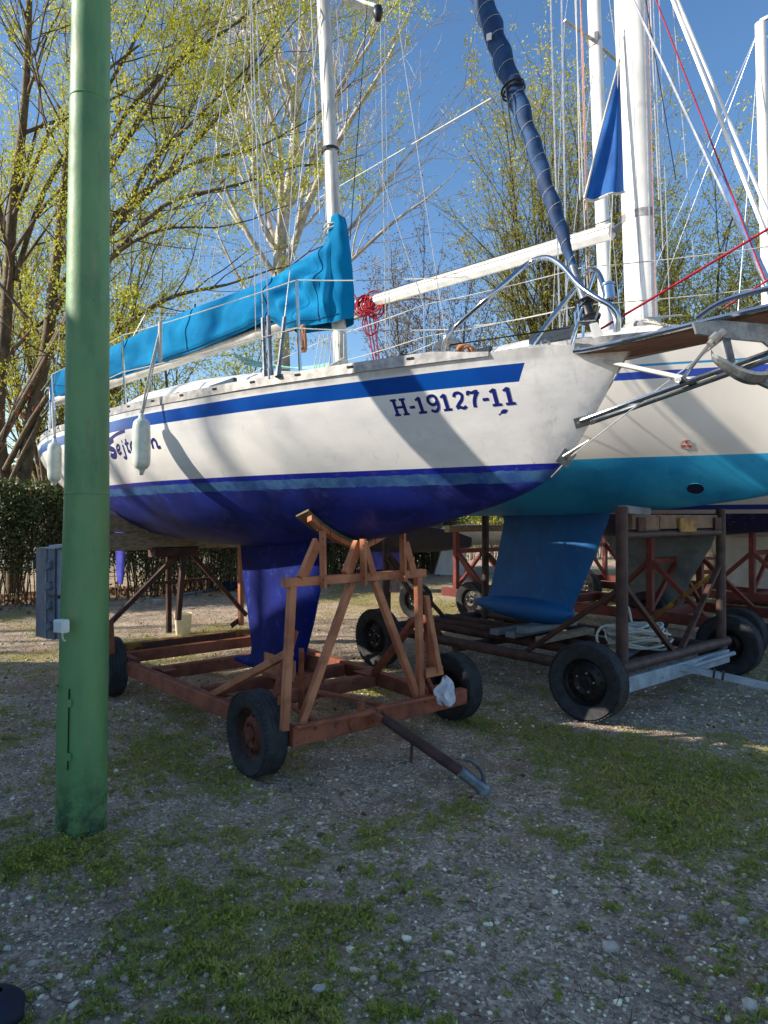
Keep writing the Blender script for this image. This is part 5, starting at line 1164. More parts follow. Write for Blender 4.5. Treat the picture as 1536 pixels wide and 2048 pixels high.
# dark blue bag at the lower left corner
bp = pg(-16, 2062); rows = []
for i in range(12):
    k = i / 11; r_ = .105 * math.sin(math.pi * (k * .9 + .06)) ** .6; rows.append([Vector((math.cos(a) * r_ * (1 + .08 * math.sin(5 * a + 6 * k)), math.sin(a) * r_ * .9 * (1 + .08 * math.sin(4 * a - 5 * k)), .13 * k)) for a in np.linspace(0, 6.283, 21)[:-1]])
MB().grid(rows, True).build('bag', M['navy'], None, smooth=True, label='dark navy bag lying at the lower left corner of the yard', cat='bag').location = (bp.x, bp.y, 0)
# ------------------------------------------------------------------ boat 2
H2 = Hull([(-2.1, 0), (-1.5, .30), (-1.0, .58), (-.4, .98), (.2, 1.3), (1.5, 1.6), (3.5, 1.62), (5.5, 1.4), (6.6, 1.2)], [(-2.1, 3.2), (2, 3.16), (6.6, 3.2)],
          [(-2.1, 3.19), (-1.55, 2.2), (-1.3, 2.0), (-.5, 1.83), (.5, 1.75), (1.3, 1.72), (3, 1.72), (5, 1.9), (6.6, 2.2)], [(-2.1, .95), (-1, .7), (.4, .25), (1.6, .05), (6.6, 0)], -2.1, 6.6)
B2 = empty('sailboat', F2.o, AX, label='white yacht with turquoise bottom and two thin blue stripes, behind the nearest bow', cat='sailboat')
t = NT('second_yacht_hull_paint'); uv = t.sep(t.tc.outputs['UV']); ob = t.sep(t.tc.outputs['Object']); Z_ = ob[2]
c = t.mix(t.ramp(t.noise(1.4, 3), .35, .7), S(242, 234, 222), S(232, 224, 212))
band = lambda a_, b_: t.math('MULTIPLY', t.math('GREATER_THAN', Z_, a_), t.math('LESS_THAN', Z_, b_))
c = t.mix(band(2.845, 2.905), c, S(42, 74, 168)); c = t.mix(band(2.945, 2.963), c, S(40, 142, 196))
q = t.mix(t.ramp(t.noise(2.4, 5, .65), .36, .66), S(46, 168, 216), S(28, 144, 200))
q = t.mix(t.math('MULTIPLY', t.ramp(t.noise(30, 4, .7, stretch=(1, 1, .15)), .55, .75), .5), q, S(90, 176, 200))
q = t.mix(t.math('MULTIPLY', t.ramp(t.noise(5, 5, .7, stretch=(1, 1, .4)), .58, .75), .5), q, S(14, 100, 150))
c = t.mix(t.math('LESS_THAN', Z_, 2.225), c, q)
M['hull2'] = t.out(c, t.math('ADD', .25, t.math('MULTIPLY', t.math('LESS_THAN', Z_, 2.225), .3)))
H2.shell('hull', M['hull2'], B2, .2); H2.deck('deck', M['gel'], B2, camber=.08)
side_rail(H2, B2, 'toe_rail', M['rail'], -1.9, 6.5, .035, .012)
rows = []
for x, w, hgt in [(-.9, .05, .02), (-.8, .4, .08), (-.2, .7, .24), (1, 1.0, .32), (3.5, 1.05, .36), (4.2, 1.0, .36), (4.25, .95, .05)]:
    rows.append([(x, w * math.cos(a), 3.2 + hgt * max(0, math.sin(a)) ** .4) for a in np.linspace(0, math.pi, 19)])
MB().grid(rows).build('coachroof', M['gel'], B2, smooth=True)
for x in (.6, 1.6, 2.6): MB().box((x, .97, 3.38), (.5, .05, .11)).build('window', M['glass'], B2)
K = lambda px, py: F2.yp(px, py, 0)
ka, kb, kc, kd, ke = K(1216, 1030), K(1008, 1035), K(1142, 1238), K(975, 1200), K(948, 1214); print('keel2', ka, kb, kc, kd, ke)
zb2 = K(1130, 1250).z; print('keel2 bottom', zb2)
def mixx(a_, b_, k): return a_.x + (b_.x - a_.x) * k
fin(B2, 'keel', M['keel2'], [(ka.x - .05, kb.x + .05, 1.8, .8), (ka.x, kb.x, 1.66, .8), (mixx(ka, kc, .35), mixx(kb, kd, .35), 1.28, .85), (mixx(ka, kc, .7), mixx(kb, kd, .7), .95, .9), (mixx(ka, kc, .9), mixx(kb, kd, .95), .78, .95), (kc.x - .02, kd.x + .02, .70, 1.0)], th=.14)
rows = []
xa, xb = kc.x - .03, ke.x; 
for i in range(17):
    k = i / 16; r_ = .2 * (math.sin(math.pi * min(1, k ** .62)) ** .55 if 0 < k < 1 else 0.02); rows.append([(xa + (xb - xa) * k, r_ * 1.1 * math.cos(a), .66 + .02 * k + r_ * .72 * math.sin(a)) for a in np.linspace(0, 6.283, 21)[:-1]])
MB().grid(rows, True).build('keel_bulb', M['keel2'], B2, smooth=True)
# round opening in the bow and the round red mark
hp = H2.hit(F2, 1392, 977); print('thruster', hp); p, n = H2.pt(hp.x, hp.z, .002)
MB().lathe([(.075, .0), (.072, .004), (.068, .0)], p, n, 28).build('thruster_ring', M['hull2'], B2, smooth=True)
MB().lathe([(.069, .003), (.0, .0015)], p, n, 28).build('thruster_tunnel', M['navy'], B2)
hp = H2.hit(F2, 1374, 889); p, n = H2.pt(hp.x, hp.z, .004); d, a_, u_ = basis(n)
MK = MB().lathe([(.046, .0), (0, .0005)], p, n, 24).build('round_mark', M['white_mark'], B2)
MB().lathe([(.047, .001), (.043, .002)], p, n, 24).build('mark_ring', M['rail'], MK)
for k in range(3):
    th = 6.283 * k / 3 + 1.57; pts = [p + n * .002 + (a_ * math.cos(th + e) + u_ * math.sin(th + e)) * r_ for e, r_ in ((-.5, .008), (-.42, .038), (0, .041), (.42, .038), (.5, .008))]
    MB().prism(pts, n, .0016).build('mark_blade', M['red_mark'], MK)
# mast 2, boom with red rope, rigging
mb_, mt_ = F2.yp(1283, 640, 0), F2.yp(1260, 10, 0); print('mast2', mb_, mt_); rk2 = (mt_.x - mb_.x) / (mt_.z - mb_.z); mz = 12.5
mX2 = lambda z: mb_.x + rk2 * (z - mb_.z)
MS2 = mast(B2, mX2(3.4), 3.4, mz, .16, .108, M['mast_white'], rake=rk2)
for s_, w_ in ((1, .004), (-1, .004)):
    for k in (-.35, .05, .4): bar('mast_groove', (mX2(3.5) + .16 * k, .109 * math.sqrt(1 - k * k) * s_, 3.5), (mX2(mz) + .16 * k, .109 * math.sqrt(1 - k * k) * s_, mz), w_, .004, M['rail'], MS2)
MB().grid([[(mX2(z) + .163 * math.cos(a), .111 * math.sin(a), z) for a in np.linspace(0, 6.283185, 25)[:-1]] for z in (4.62, 4.7)], True).build('mast_band', M['rail'], MS2, smooth=True)
MB().lathe([(.19, -.08), (.19, .06), (.16, .1)], (mX2(3.5), 0, 3.5), n=20).build('mast_base', M['rail'], MS2, smooth=True)
g0 = F2.yp(1224, 462, 0); g1 = F2.yp(708, 614, -.1); print('boom2', g0, g1)
BM2 = MB().bar(g0, g1, .13, .17, ch=.05).build('boom', M['mast_white'], B2)
bar('boom_slot', g0 + Vector((0, .067, .02)), g1 + Vector((0, .067, .02)), .006, .006, M['dark'], BM2)
MB().tube([g0 + Vector((-.02, 0, 0)), Vector((mX2(g0.z) + .1, 0, g0.z + .05))], .035, 8).build('gooseneck', M['dkgrey'], B2)
MB().tube(sag(g0 + Vector((0, .05, .1)), g1 + Vector((0, .05, .11)), .03), .006, 5).build('reef_line', M['rope_black'], B2)
def l2(name, a_, b_, mat, r_=.006): return MB().tube([F2.L(pd(*a_)), F2.L(pd(*b_))], r_, 5).build(name, M[mat], B2)
for a_, b_, mt, r_, nm in [((1120, 660, 6.4), (1101, -20, 6.6), 'wire', .008, 'shroud'), ((1134, 660, 6.4), (1123, -20, 6.6), 'wire', .009, 'shroud'), ((1160, 400, 7.2), (1152, -20, 7.4), 'rope', .006, 'halyard'), ((1172, 420, 7.2), (1160, -20, 7.4), 'rope_orange', .007, 'halyard'),
                        ((1182, 640, 7.2), (1163, 0, 7.4), 'rope_orange', .006, 'halyard'), ((1176, 600, 7.2), (1150, 0, 7.4), 'rope', .005, 'halyard'), ((1218, 560, 6.4), (1240, 60, 6.4), 'rope', .005, 'halyard'),
                        ((1304, 640, 6.5), (1288, -10, 6.6), 'wire', .007, 'halyard'), ((1312, 640, 6.5), (1296, -10, 6.6), 'rope_orange', .006, 'halyard'), ((1326, 500, 6.5), (1306, -10, 6.6), 'wire', .006, 'halyard'), ((1318, 400, 6.5), (1300, -10, 6.5), 'rope', .006, 'halyard'),
                        ((1352, 360, 6.2), (1290, -10, 6.4), 'rope_black', .005, 'halyard'), ((1340, 640, 6.3), (1318, -10, 6.5), 'wire', .005, 'halyard'), ((1388, 520, 6.2), (1345, 0, 6.4), 'wire', .004, 'shroud')]:
    l2(nm, a_, b_, mt, r_)
# spinnaker-pole-like tubes and stays running down to the right
l2('inner_forestay', (1565, 640, 5.6), (1238, -60, 6.4), 'wire', .012); l2('inner_forestay_tube', (1572, 650, 5.6), (1440, 356, 5.9), 'steel', .034); l2('turnbuckle', (1440, 356, 5.9), (1395, 270, 6.0), 'steel', .02)
l2('jib_halyard', (1600, 640, 5.3), (1338, -20, 6.3), 'mast_white', .020); l2('jib_halyard', (1610, 600, 5.2), (1346, -20, 6.3), 'mast_white', .014)
l2('jib_halyard', (1530, 560, 5.5), (1304, -20, 6.3), 'rope_red', .007)
l2('spinnaker_sheet', (1192, 664, 5.6), (1560, 444, 5.2), 'rope_red', .011); l2('spinnaker_sheet', (1448, 616, 5.4), (1560, 545, 5.2), 'rope_red', .008)
for k in range(9): l2('sheet', (1268 + k * 12, 638 - k, 6.0), (1340 - k * 6, 652 - k * 2, 5.8), 'rope', .009)
for x in (-1.1, .1, 1.7, 3.3, 4.9):
    for s_ in (1, -1): y = (float(H2.B(x)) - .04) * s_; MB().tube([(x, y, 3.18), (x, y, 3.84)], .013, 8).build('stanchion', M['steel'], B2, smooth='auto')
for s_ in (1, -1):
    for z in (3.82, 3.5):
        L = [Vector((x, (float(H2.B(x)) - .04) * s_, z)) for x in (-1.8, -1.1, .1, 1.7, 3.3, 4.9, 6.4)]
        for i in range(6): MB().tube(sag(L[i], L[i + 1], .012, 5), .0048, 5).build('lifeline', M['rope'], B2)
for s_ in (1, -1): MB().tube(smooth_path([(-1.2, .42 * s_, 3.2), (-1.3, .42 * s_, 3.8), (-1.9, .2 * s_, 3.86), (-2.2, 0, 3.86)], 5), .014, 8).build('pulpit', M['steel'], B2, smooth='auto')
# stay back from the picture: second yacht's baby things near its deck
o = empty('rope_coil', F2.W(g1.lerp(g0, .13)) + Vector((0, 0, .05)), 0, label='red rope coil lashed over the aft end of the long white boom', cat='rope'); m_ = MB()
for k in range(22):
    r_ = R.uniform(.09, .17); ph = R.uniform(-.3, .3); c_ = Vector((R.gauss(-.1, .11), R.gauss(0, .03), -.08 - R.random() * .1)); m_.tube([c_ + Vector((r_ * .8 * math.cos(a) , .1 * math.sin(a + ph), r_ * 1.1 * math.sin(a))) for a in np.linspace(0, 6.283, 16)[:-1]], .011, 5, closed=True)
m_.build('turns', M['rope_red'], o, smooth=True); m_ = MB()
for k, dx in enumerate((-.08, -.03, .03)): m_.tube(sag(Vector((dx - .1, 0, -.2)), Vector((dx * .6 + .03, 0, -1.15 + .05 * k)), 0, 5), .011, 5)
for k in range(2): m_.tube([Vector((.0 - .1, 0, -.3)) + Vector((.12 * math.cos(a) * (1 if k else .7), 0, .17 * math.sin(a) - .1)) for a in np.linspace(0, 6.283, 16)[:-1]], .010, 5, closed=True)
m_.build('tails', M['rope_red'], o, smooth=True)
# blue triangular cloth beside the mast
t = NT('blue_sailcloth'); c = t.mix(t.ramp(t.noise(3, 4), .35, .65), S(32, 98, 170), S(22, 80, 150)); t.bump(t.noise(9, 4), .4, .02); t.out(c, .7)
tr_ = t.n.new('ShaderNodeBsdfTranslucent'); tr_.inputs[0].default_value = S(24, 80, 160); mx_ = t.n.new('ShaderNodeMixShader'); mx_.inputs[0].default_value = .3
t.l.new(t.b.outputs[0], mx_.inputs[1]); t.l.new(tr_.outputs[0], mx_.inputs[2]); t.l.new(mx_.outputs[0], t.n['Material Output'].inputs[0]); M['bluecloth'] = t.m
CL = empty('blue_pennant', F2.W((mX2(5), .3, 5)), 0, label='triangular blue cloth with a white hem hung beside the thick white mast', cat='pennant'); co = CL.location
def cq(px, py, Y): return pd(px, py, Y) - co
A_, B_, C_, D_ = cq(1239, 120, 6.5), cq(1166, 402, 6.05), cq(1230, 389, 6.0), cq(1248, 384, 6.25)
rows = []
for i in range(13):
    k = i / 12; l, m_d, r_ = A_.lerp(B_, k), A_.lerp(C_, k), A_.lerp(D_, k); rw = []
    for j in range(9): q = l.lerp(m_d, j / 8); q += Vector((0, .04 * math.sin(j * .9 + 5 * k) * k, 0)); rw.append(q)
    for j in range(1, 5): rw.append(m_d.lerp(r_, j / 4))
    rows.append(rw)
m_ = MB().grid(rows); m_.build('cloth', M['bluecloth'], CL, smooth=True)
hem = [r_[0] for r_ in rows]; MB().tube(hem, .012, 6).build('hem', M['rope'], CL); MB().tube(rows[-1], .012, 6).build('hem', M['rope'], CL)
# ------------------------------------------------------------------ trailer 2: pipe frame
T2 = empty('boat_trailer', F2.o, AX, label='rusty pipe-frame trailer with pale grey front axle under the turquoise-bottomed yacht', cat='boat trailer')
def L2(p): return F2.L(p)
w1 = L2(pg(1176, 1440)); w2 = L2(pg(1458, 1350)); w3 = L2(pg(750, 1332)); print('wheels2', w1, w2, w3)
wheel(T2, (w1.x + .0, w1.y, .325), .12, .325, .19, .2); wheel(T2, (w2.x, w2.y, .325), math.pi + .1, .325, .19, .2)
wheel(T2, (w3.x, w3.y - .05, .325), 0, .325, .19, .2); wheel(T2, (w3.x + .1, -w1.y - .1, .325), math.pi, .325, .19, .2); 
def tb(name, p, q, r_=.052, mat='pipe'): return MB().tube([p, q], r_, 10).build(name, M[mat], T2, smooth='auto')
zp = .36
tb('side_pipe', (-.1, .93, zp), (3.3, .93, zp)); tb('side_pipe', (-.1, -.93, zp), (3.3, -.93, zp))
for y in (.33, .0, -.33): tb('long_pipe', (.1, y, zp + .0), (3.3, y, zp + .0), .045, 'dark_rust')
tb('front_pipe', (-.1, 1.02, zp + .07), (-.1, -1.02, zp + .07), .05); tb('cross_pipe', (1.9, .93, zp - .06), (1.9, -.93, zp - .06), .045); tb('cross_pipe', (3.25, .98, zp - .02), (3.25, -.98, zp - .02), .05)
for y in (1.0, -1.0): MB().lathe([(.04, 0), (.0, .001)], (-.1, y * 1.021, zp + .07), (0, 1 if y > 0 else -1, 0), 12).build('pipe_mouth', M['dark'], T2)
bar('front_axle_beam', (-.13, .95, zp - .07), (-.13, -.95, zp - .07), .05, .13, M['grey_paint'], T2)
tb('steering_tube', L2(pg(1262, 1372, .2)), L2(pg(1468, 1306, .36)), .022, 'grey_paint'); 
tb('axle_stub', (w1.x, w1.y - .1, .325), (-.1, .85, .3), .03, 'grey_paint'); tb('axle_stub', (w2.x, w2.y + .1, .325), (-.1, -.85, .3), .03, 'grey_paint')
p0 = L2(pg(1335, 1328, .33)); p1 = L2(pg(1560, 1378, .2)); DB2 = bar('drawbar', p0, p0 + (p1 - p0) * 1.9, .07, .06, M['grey_paint'], T2)
for f_ in (.42, .5): bar('drawbar_clamp', p0.lerp(p1, f_) + Vector((0, 0, .01)), p0.lerp(p1, f_ + .02) + Vector((0, 0, .01)), .08, .075, M['dark_rust'], DB2)
ptl = F2.xp(1237, 1365, -.08); ptr = F2.xp(1414, 1292, -.08); print('posts2', ptl, ptr, F2.xp(1237, 1016, -.08), F2.xp(1412, 1012, -.08))
zt2 = 1.79
tb('post', (-.08, .93, .3), (-.08, .93, zt2)); tb('post', (-.08, -.93 + .0, .3), (-.08, -.93, zt2), .047)
MB().lathe([(.044, 0), (0, .001)], (-.08, .93, zt2 + .0005), (0, 0, 1), 12).build('pipe_mouth', M['dark'], T2)
tb('top_pipe', (-.08, .89, 1.55), (-.08, -.89, 1.55), .035)
for y0, y1, z in ((.8, .35, 1.66), (.33, -.8, 1.66)): bar('saddle_board', (-.08, y0, z), (-.08, y1, z), .05, .13, M['wood_new'], T2)
bar('saddle_board', (-.04, .86, 1.77), (-.04, .45, 1.75), .08, .07, M['wood_grey'], T2); bar('saddle_bracket', (-.12, .74, 1.64), (-.12, .62, 1.64), .02, .12, M['dark_rust'], T2)
bar('saddle_bracket', (-.125, .02, 1.63), (-.125, -.3, 1.63), .02, .13, M['yellow'], T2); bar('saddle_bracket', (-.12, -.7, 1.64), (-.12, -.84, 1.64), .02, .12, M['dark_rust'], T2)
def bb(a_, b_, mat='dark_rust', w=.05, nm='brace'): return bar(nm, a_, b_, w, w * .8, M[mat], T2)
bb((.95, .93, zp + .04), (-.05, .93, 1.08), 'dark_rust'); bb((-.08, .9, 1.12), (-.1, .1, zp + .1)); bb((-.08, -.88, 1.2), (-.1, -.05, zp + .1), 'dark_rust'); bb((.9, -.93, zp + .04), (-.05, -.93, 1.15), 'yellow')
# rear posts
tb('post', (3.1, .88, .3), (3.1, .88, 1.85), .05); tb('post', (3.1, -.9, .3), (3.1, -.9, 1.85), .05); bar('top_board', (3.1, .86, 1.78), (3.1, -.86, 1.78), .08, .12, M['wood'], T2)
bb((2.1, .93, zp + .03), (3.05, .9, 1.2)); bb((2.1, -.93, zp + .03), (3.05, -.9, 1.2)); bb((3.1, .85, 1.25), (3.12, -.1, zp + .05))
# keel rests on cross planks lying on the pipes
for i, (x, z, mt, dx) in enumerate(((1.72, zp + .085, 'wood_grey', 0), (1.5, zp + .085, 'wood_grey', .02), (1.1, zp + .085, 'wood', .03), (1.35, zp + .15, 'wood_grey', 0))):
    root_ = MB().bar((0, .5, 0), (dx, -.42, 0), .12, .06).build('plank', M[mt], None, label=['grey plank under the tail of the blue keel', 'middle grey plank under the blue keel', 'brown plank under the front of the blue keel', 'upper grey plank laid across the others under the blue keel'][i], cat='plank')
    root_.location = F2.W((x, 0, z)); root_.rotation_euler = (0, 0, AX)
# white rope coil on the front of trailer 2
o = empty('rope_coil', F2.W((.25, .1, zp + .12)), 0, label='thick white rope heaped in a coil on the pipe-frame trailer', cat='rope'); m_ = MB()
for k in range(16):
    r_ = R.uniform(.13, .27); c_ = Vector((R.gauss(0, .03), R.gauss(0, .03), .012 * k)); m_.tube([c_ + Vector((r_ * 1.15 * math.cos(a), r_ * .8 * math.sin(a), .03 * math.sin(2 * a + k))) for a in np.linspace(0, 6.283, 24)[:-1]], .0125, 6, closed=True)
for c_, r_ in ((Vector((-.3, -.1, .02)), .13), (Vector((-.2, .0, .03)), .11)): m_.tube([c_ + Vector((r_ * math.cos(a), .05 * math.sin(a), r_ * .9 * math.sin(a) + .05)) for a in np.linspace(0, 6.283, 20)[:-1]], .0125, 6, closed=True)
m_.build('turns', M['rope'], o, smooth=True); MB().tube(smooth_path([(-.06, 0, .2), (-.09, 0, .34), (-.14, 0, .38), (-.16, .0, .3)], 5), .0125, 6).build('tail', M['rope'], o, smooth=True)
for i, (ya_, yb_, z, mt) in enumerate(((.75, -.2, .42, 'wood_grey'), (.6, -.3, .455, 'wood'))):
    q_ = MB().bar((0, ya_, 0), (.25 - .1 * i, yb_, 0), .11, .03).build('board', M[mt], None, label=['grey board lying across the front pipes beneath the rope', 'brown board lying beside the rope on the pipe-frame trailer'][i], cat='board'); q_.location = F2.W((.12 + .17 * i, 0, z)); q_.rotation_euler = (0, 0, AX)
p = F2.W((3.05, .82, 1.08)); rows = []
for i in range(9): k = i / 8; r_ = .02 + .06 * k ** .7; rows.append([Vector((math.cos(a) * r_ * (1 + .25 * math.sin(3 * a + 4 * k)), math.sin(a) * r_ * .6, .0 - .28 * k)) for a in np.linspace(0, 6.283, 15)[:-1]])
MB().grid(rows, True).build('rag', M['rag_pink'], None, smooth=True, label='pinkish rag tied to the rear post left of the blue keel', cat='rag').location = p
# ------------------------------------------------------------------ boats 3 and 4 behind, on red trailers
t = NT('navy_peeling_hull'); ob = t.sep(t.tc.outputs['Object']); Z_ = ob[2]
c = t.mix(t.math('LESS_THAN', Z_, 1.86), S(214, 210, 206), S(30, 52, 140)); c = t.mix(t.math('LESS_THAN', Z_, 1.80), c, S(196, 186, 180))
nv_ = t.mix(t.math('MULTIPLY', t.ramp(t.noise(16, 6, .75, stretch=(1, 1, 2)), .58, .64), t.ramp(Z_, 1.4, 1.75)), S(24, 22, 74), S(160, 158, 170)); c = t.mix(t.math('LESS_THAN', Z_, 1.75), c, nv_); M['hull3'] = t.out(c, .5)
M['hull4'] = plain('white_and_grey_hull', S(214, 212, 206), S(196, 194, 188), 3, .45)
def far_boat(fr, mat, zoff, lab, mpx, mr, mast_top, cx, keelmat, wl):
    H = Hull([(-2.0, 0), (-1.2, .45), (0, .95), (1.5, 1.25), (3.5, 1.25), (5.0, 1.05), (5.6, .9)], [(-2, 2.6 + zoff), (2, 2.55 + zoff), (5.6, 2.6 + zoff)],
             [(-2, 2.59 + zoff), (-1.5, 1.95 + zoff), (-1, 1.7 + zoff), (.5, 1.5 + zoff), (2, 1.4 + zoff), (4, 1.55 + zoff), (5.6, 1.95 + zoff)], [(-2, .9), (0, .4), (1.5, .05), (5.6, 0)], -2, 5.6)
    b = empty('sailboat', fr.o, AX, label=lab, cat='sailboat'); H.shell('hull', mat, b, .15); H.deck('deck', M['gel'], b); side_rail(H, b, 'toe_rail', M['rail'], -1.8, 5.5, .035, .012)
    rows = []
    for x, w, hgt in [(-.3, .3, .02), (0, .45, .18), (1.5, .7, .26), (3, .7, .28), (3.05, .65, .05)]: rows.append([(x, w * math.cos(a), 2.6 + zoff + hgt * max(0, math.sin(a)) ** .45) for a in np.linspace(0, math.pi, 13)])
    MB().grid(rows).build('coachroof', M['gel'], b, smooth=True)
    fin(b, 'keel', keelmat, [(1.0, 2.9, 1.6 + zoff, .7), (1.1, 2.7, 1.3 + zoff, .7), (1.4, 2.4, .8, .7), (1.5, 2.3, .45, .7)])
    q0, q1 = fr.yp(mpx[0], 640, 0), fr.yp(mpx[1], 60, 0); rk = (q1.x - q0.x) / (q1.z - q0.z); mxf = lambda z: q0.x + rk * (z - q0.z)
    mast(b, mxf(2.8 + zoff), 2.8 + zoff, mast_top, mr * 1.3, mr, M['mast_white'], rake=rk); return b, mxf, H
B3, m3, H3 = far_boat(F3, M['hull3'], 0, 'navy-bottomed yacht with peeling paint, third in the row, behind the turquoise one', (1212, 1190), .085, 12.5, None, M['grey_hull'], 0)
sp3 = m3(9.0); zsp = F3.yp(1190, 84, 0).z; print('spreader3', zsp)
for s_ in (1, -1): bar('spreader', (m3(zsp), 0, zsp), (m3(zsp) + .05, .75 * s_, zsp + .02), .05, .025, M['alu'], B3)
for s_ in (1, -1):
    for a_, b_ in (((m3(zsp) - .1 + .15, 1.2 * s_, 2.6), (m3(zsp) + .05, .75 * s_, zsp)), ((m3(zsp) + .05, .75 * s_, zsp), (m3(12.4), 0, 12.4)), ((m3(3) + .3, 1.2 * s_, 2.6), (m3(zsp), 0, zsp - .1))): MB().tube([a_, b_], .0055, 5).build('shroud', M['wire'], B3)
MB().lathe([(.1, -.1), (.11, 0), (.1, .1)], (m3(zsp), 0, zsp), n=14).build('mast_collar', M['rail'], B3)
bar('boom', (m3(3.7) + .1, 0, 3.7), (m3(3.7) + 3.2, .1, 3.6), .09, .12, M['mast_white'], B3)
ztop = F4.yp(1520, 46, 0).z
B4, m4, H4 = far_boat(F4, M['hull4'], -.05, 'white yacht at far right with a slim mast ending below the picture top', (1535, 1521), .07, ztop, None, M['hull4'], 0)
MB().box((m4(ztop) - .1, 0, ztop + .03), (.2, .05, .06)).build('masthead', M['rail'], B4)
for q in ((-1.9, 0, 2.6), (5.5, .5, 2.6), (5.5, -.5, 2.6), (m4(5) + .2, 1.2, 2.6), (m4(5) + .2, -1.2, 2.6)): MB().tube([(m4(ztop), 0, ztop - .05), q], .005, 5).build('stay', M['wire'], B4)
def red_trailer(fr, lab, mat='red', rails=False, wo=1.05):
    T = empty('boat_trailer', fr.o, AX, label=lab, cat='boat trailer'); m = M[mat]
    for y in (.75, -.75): bar('side_beam', (-.2, y, .36), (5.6, y, .36), .09, .14, m, T)
    for x in (-.2, 1.6, 3.4, 5.4): bar('crossbar', (x, .75, .358), (x, -.75, .358), .09, .13, m, T)
    for x in (1.6, 5.3):
        for y in (.72, -.72): bar('post', (x, y, .42), (x, y, 1.5), .09, .09, m, T); bar('brace', (x - .75, y, .42), (x, y, 1.12), .07, .06, m, T); bar('brace', (x + .0 + (.75 if x < 3 else -.6), y, .42), (x, y, 1.12), .07, .06, m, T)
        bar('tie_beam', (x, .72, 1.1), (x, -.72, 1.1), .07, .08, m, T); bar('brace', (x, .7, .45), (x, .0, 1.08), .06, .06, m, T); bar('brace', (x, -.7, .45), (x, 0, 1.08), .06, .06, m, T)
        bar('bolster_plank', (x, .95, 1.50), (x, -.95, 1.50), .12, .12, M['wood'], T)
    for x, y in ((.3, wo), (.3, -wo), (4.6, wo), (4.6, -wo)): wheel(T, (x, y, .31), 0 if y > 0 else math.pi, .31, .18, .19)
    bar('drawbar', (-.2, 0, .36), (-2.2, 0, .2), .08, .08, m, T); return T
red_trailer(F3, 'red-painted trailer under the navy-bottomed yacht, seen either side of the blue keel')
red_trailer(F4, 'red-painted trailer under the far right white yacht')
# low red railing frame in the sunlit yard at right
RF = empty('red_frame', pg(1490, 1188), rad(8), label='low red steel frame with crossed braces standing on the grass at far right', cat='trailer frame'); q0 = RF.location
for z in (.22, .5, .8): bar('rail', (-2.2, 0, z), (3.5, 0, z), .07, .09 if z < .6 else .06, M['red'], RF)
for x in (-2.2, -1.5, -.6, .4, 1.4, 2.6, 3.5): bar('upright', (x, .04, .1), (x, .04, .84), .06, .06, M['red'], RF)
for a_, b_ in (((-1.6, .62), (-.4, 1.7)), ((.1, .62), (-1.3, 1.7)), ((.3, .75), (1.4, 1.8)), ((-2.1, .8), (-3.0, 1.7))): bar('brace', (a_[0], .08, a_[1]), (b_[0], .08, b_[1]), .06, .06, M['red'], RF)
bar('post', (1.1, .1, .1), (1.1, .1, 2.0), .1, .1, M['red'], RF)
for x in (-2.6, -.2): wheel(RF, (x, -.25, .31), math.pi, .31, .18, .19)
for y in (1204, 1196): p, q = pg(1445, y + 6), pg(1640, y + 18); MB().tube([p + Vector((0, 0, .06)), q + Vector((0, 0, .06))], .04, 8).build('pipe', M['dark_rust'], None, label='rusty pipe lying in the grass at far right, ' + ('nearer of two' if y == 1204 else 'farther of two'), cat='pipe')
# loose wheel standing between the trailers, white keel far behind, blue rudder
for (px, py, lb, rt, yaw) in ((832, 1236, 'spare wheel on its tyre left of the red trailer posts', .30, AX + .2), (1296, 1268, 'black-rimmed wheel standing behind the rope coil', .31, AX)):
    p = pg(px, py); T_ = empty('spare_wheel', (p.x, p.y, rt), yaw, label=lb, cat='wheel'); ty, ri, di, bo, ho = wheel_meshes(rt, .18, .19, 0, 0, 0)
    ty.build('tyre', M['tyre'], T_, smooth='auto'); ri.build('rim', M['rim_dark'], T_, smooth='auto'); di.build('disc', M['rim_dark'], T_, smooth='auto'); bo.build('bolts', M['bolt'], T_)
def slab(pts, Y, th, name, mat, label, cat):
    o = pd(pts[0][0], pts[0][1], Y); return MB().prism([pd(a_, b_, Y) - o for a_, b_ in pts], NV, th).build(name, mat, None, label=label, cat=cat)
F5 = Frame(-.2 - 2.4, 5.05 + 0)
r = empty('sailboat', pd(780, 1100, 15.5) * 1.0, 0, label='small blue boat on a stand seen far behind the saddle of the rusty trailer', cat='sailboat'); o = r.location.copy()
c5 = lambda px, py, dy=0: pd(px, py, 15.5) - o + Vector((0, dy, 0))
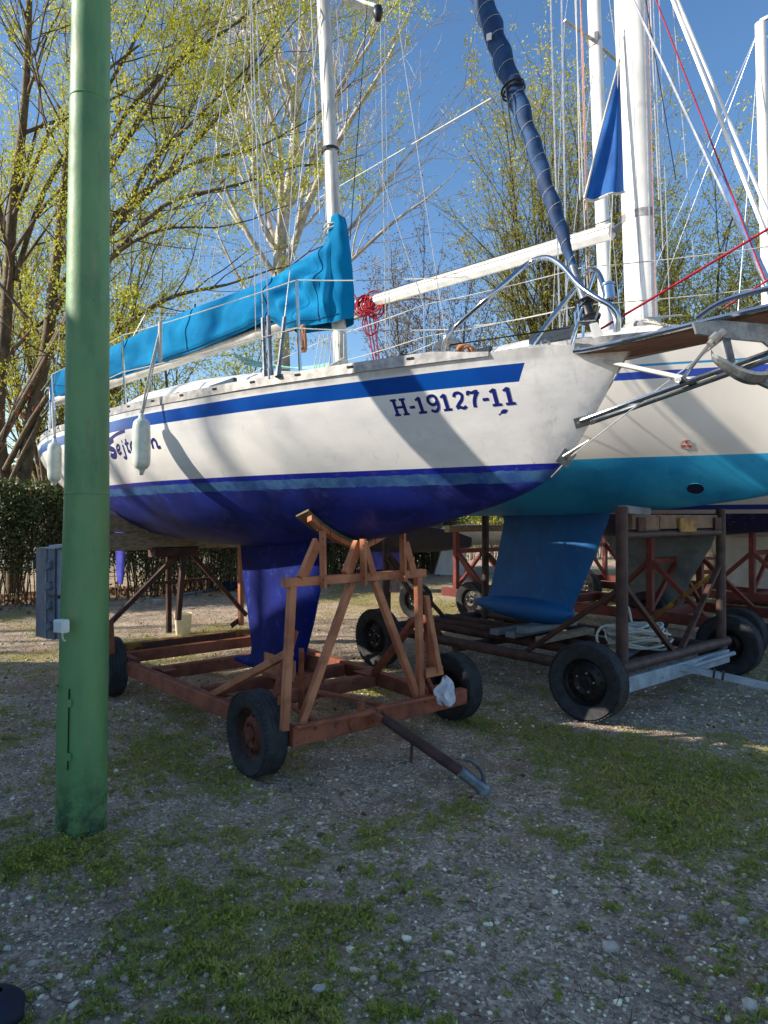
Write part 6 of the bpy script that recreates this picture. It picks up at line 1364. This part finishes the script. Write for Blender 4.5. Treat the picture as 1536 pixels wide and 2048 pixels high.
MB().prism([c5(735, 1062), c5(735, 1078), c5(745, 1140), c5(775, 1137), c5(812, 1133), c5(824, 1100), c5(845, 1078), c5(870, 1062)], (0, 1, 0), .1).build('rudder', M['rudder_blue'], r)
rows = []
for i in range(12):
    k = i / 11; x = c5(690 + 250 * k, 1050).x; b = .9 * math.sin(math.pi * (.12 + .8 * k)) ** .7; rows.append([(x, b * math.sin(a), .12 + b * .55 - b * .75 * math.cos(a)) for a in np.linspace(-1.5, 1.5, 13)])
MB().grid(rows).build('hull', M['navy'], r, smooth=True)
tub = MB().tube([(c5(790, 1100).x, .3, c5(790, 1075).z), (c5(790, 1100).x, .3, -o.z)], .07, 8).build('prop_post', M['dark_rust'], r)
r = empty('sailboat', pg(915, 1150), 0, label='white-hulled boat far behind the red trailer posts', cat='sailboat'); o = r.location.copy(); Yw = o.y
c6 = lambda px, py, dy=0: pd(px, py, Yw) - o + Vector((0, dy, 0))
MB().prism([c6(868, 1148), c6(882, 1100), c6(892, 1088), c6(932, 1088), c6(930, 1120), c6(926, 1150)], (0, 1, 0), .35).build('keel', M['hull4'], r)
rows = []
for i in range(12):
    k = i / 11; x = c6(800 + 330 * k, 1050).x; b = 1.3 * math.sin(math.pi * (.1 + .82 * k)) ** .7; rows.append([(x, b * math.sin(a), c6(0, 1090).z + b * .5 - b * .5 * math.cos(a)) for a in np.linspace(-1.5, 1.5, 13)])
MB().grid(rows).build('hull', M['hull4'], r, smooth=True)
r = empty('sailboat', pg(1375, 1122), 0, label='white-hulled boat standing in the sun far right beyond the pipe posts', cat='sailboat'); o = r.location.copy(); Yw = o.y
c6 = lambda px, py, dy=0: pd(px, py, Yw) - o + Vector((0, dy, 0)); rows = []
for i in range(14):
    k = i / 13; x = c6(1330 + 130 * k, 1050).x; b = 1.5 * math.sin(math.pi * (.1 + .82 * k)) ** .7; rows.append([(x, b * math.sin(a), .1 + 1.5 - b * 1.0 * math.cos(a) + .3 * abs(math.sin(a))) for a in np.linspace(-1.5, 1.5, 13)])
MB().grid(rows).build('hull', M['hull4'], r, smooth=True); fin(r, 'keel', M['hull4'], [(-.8, .8, 1.2, .6), (-.6, .6, .6, .6), (-.5, .5, .05, .6)])
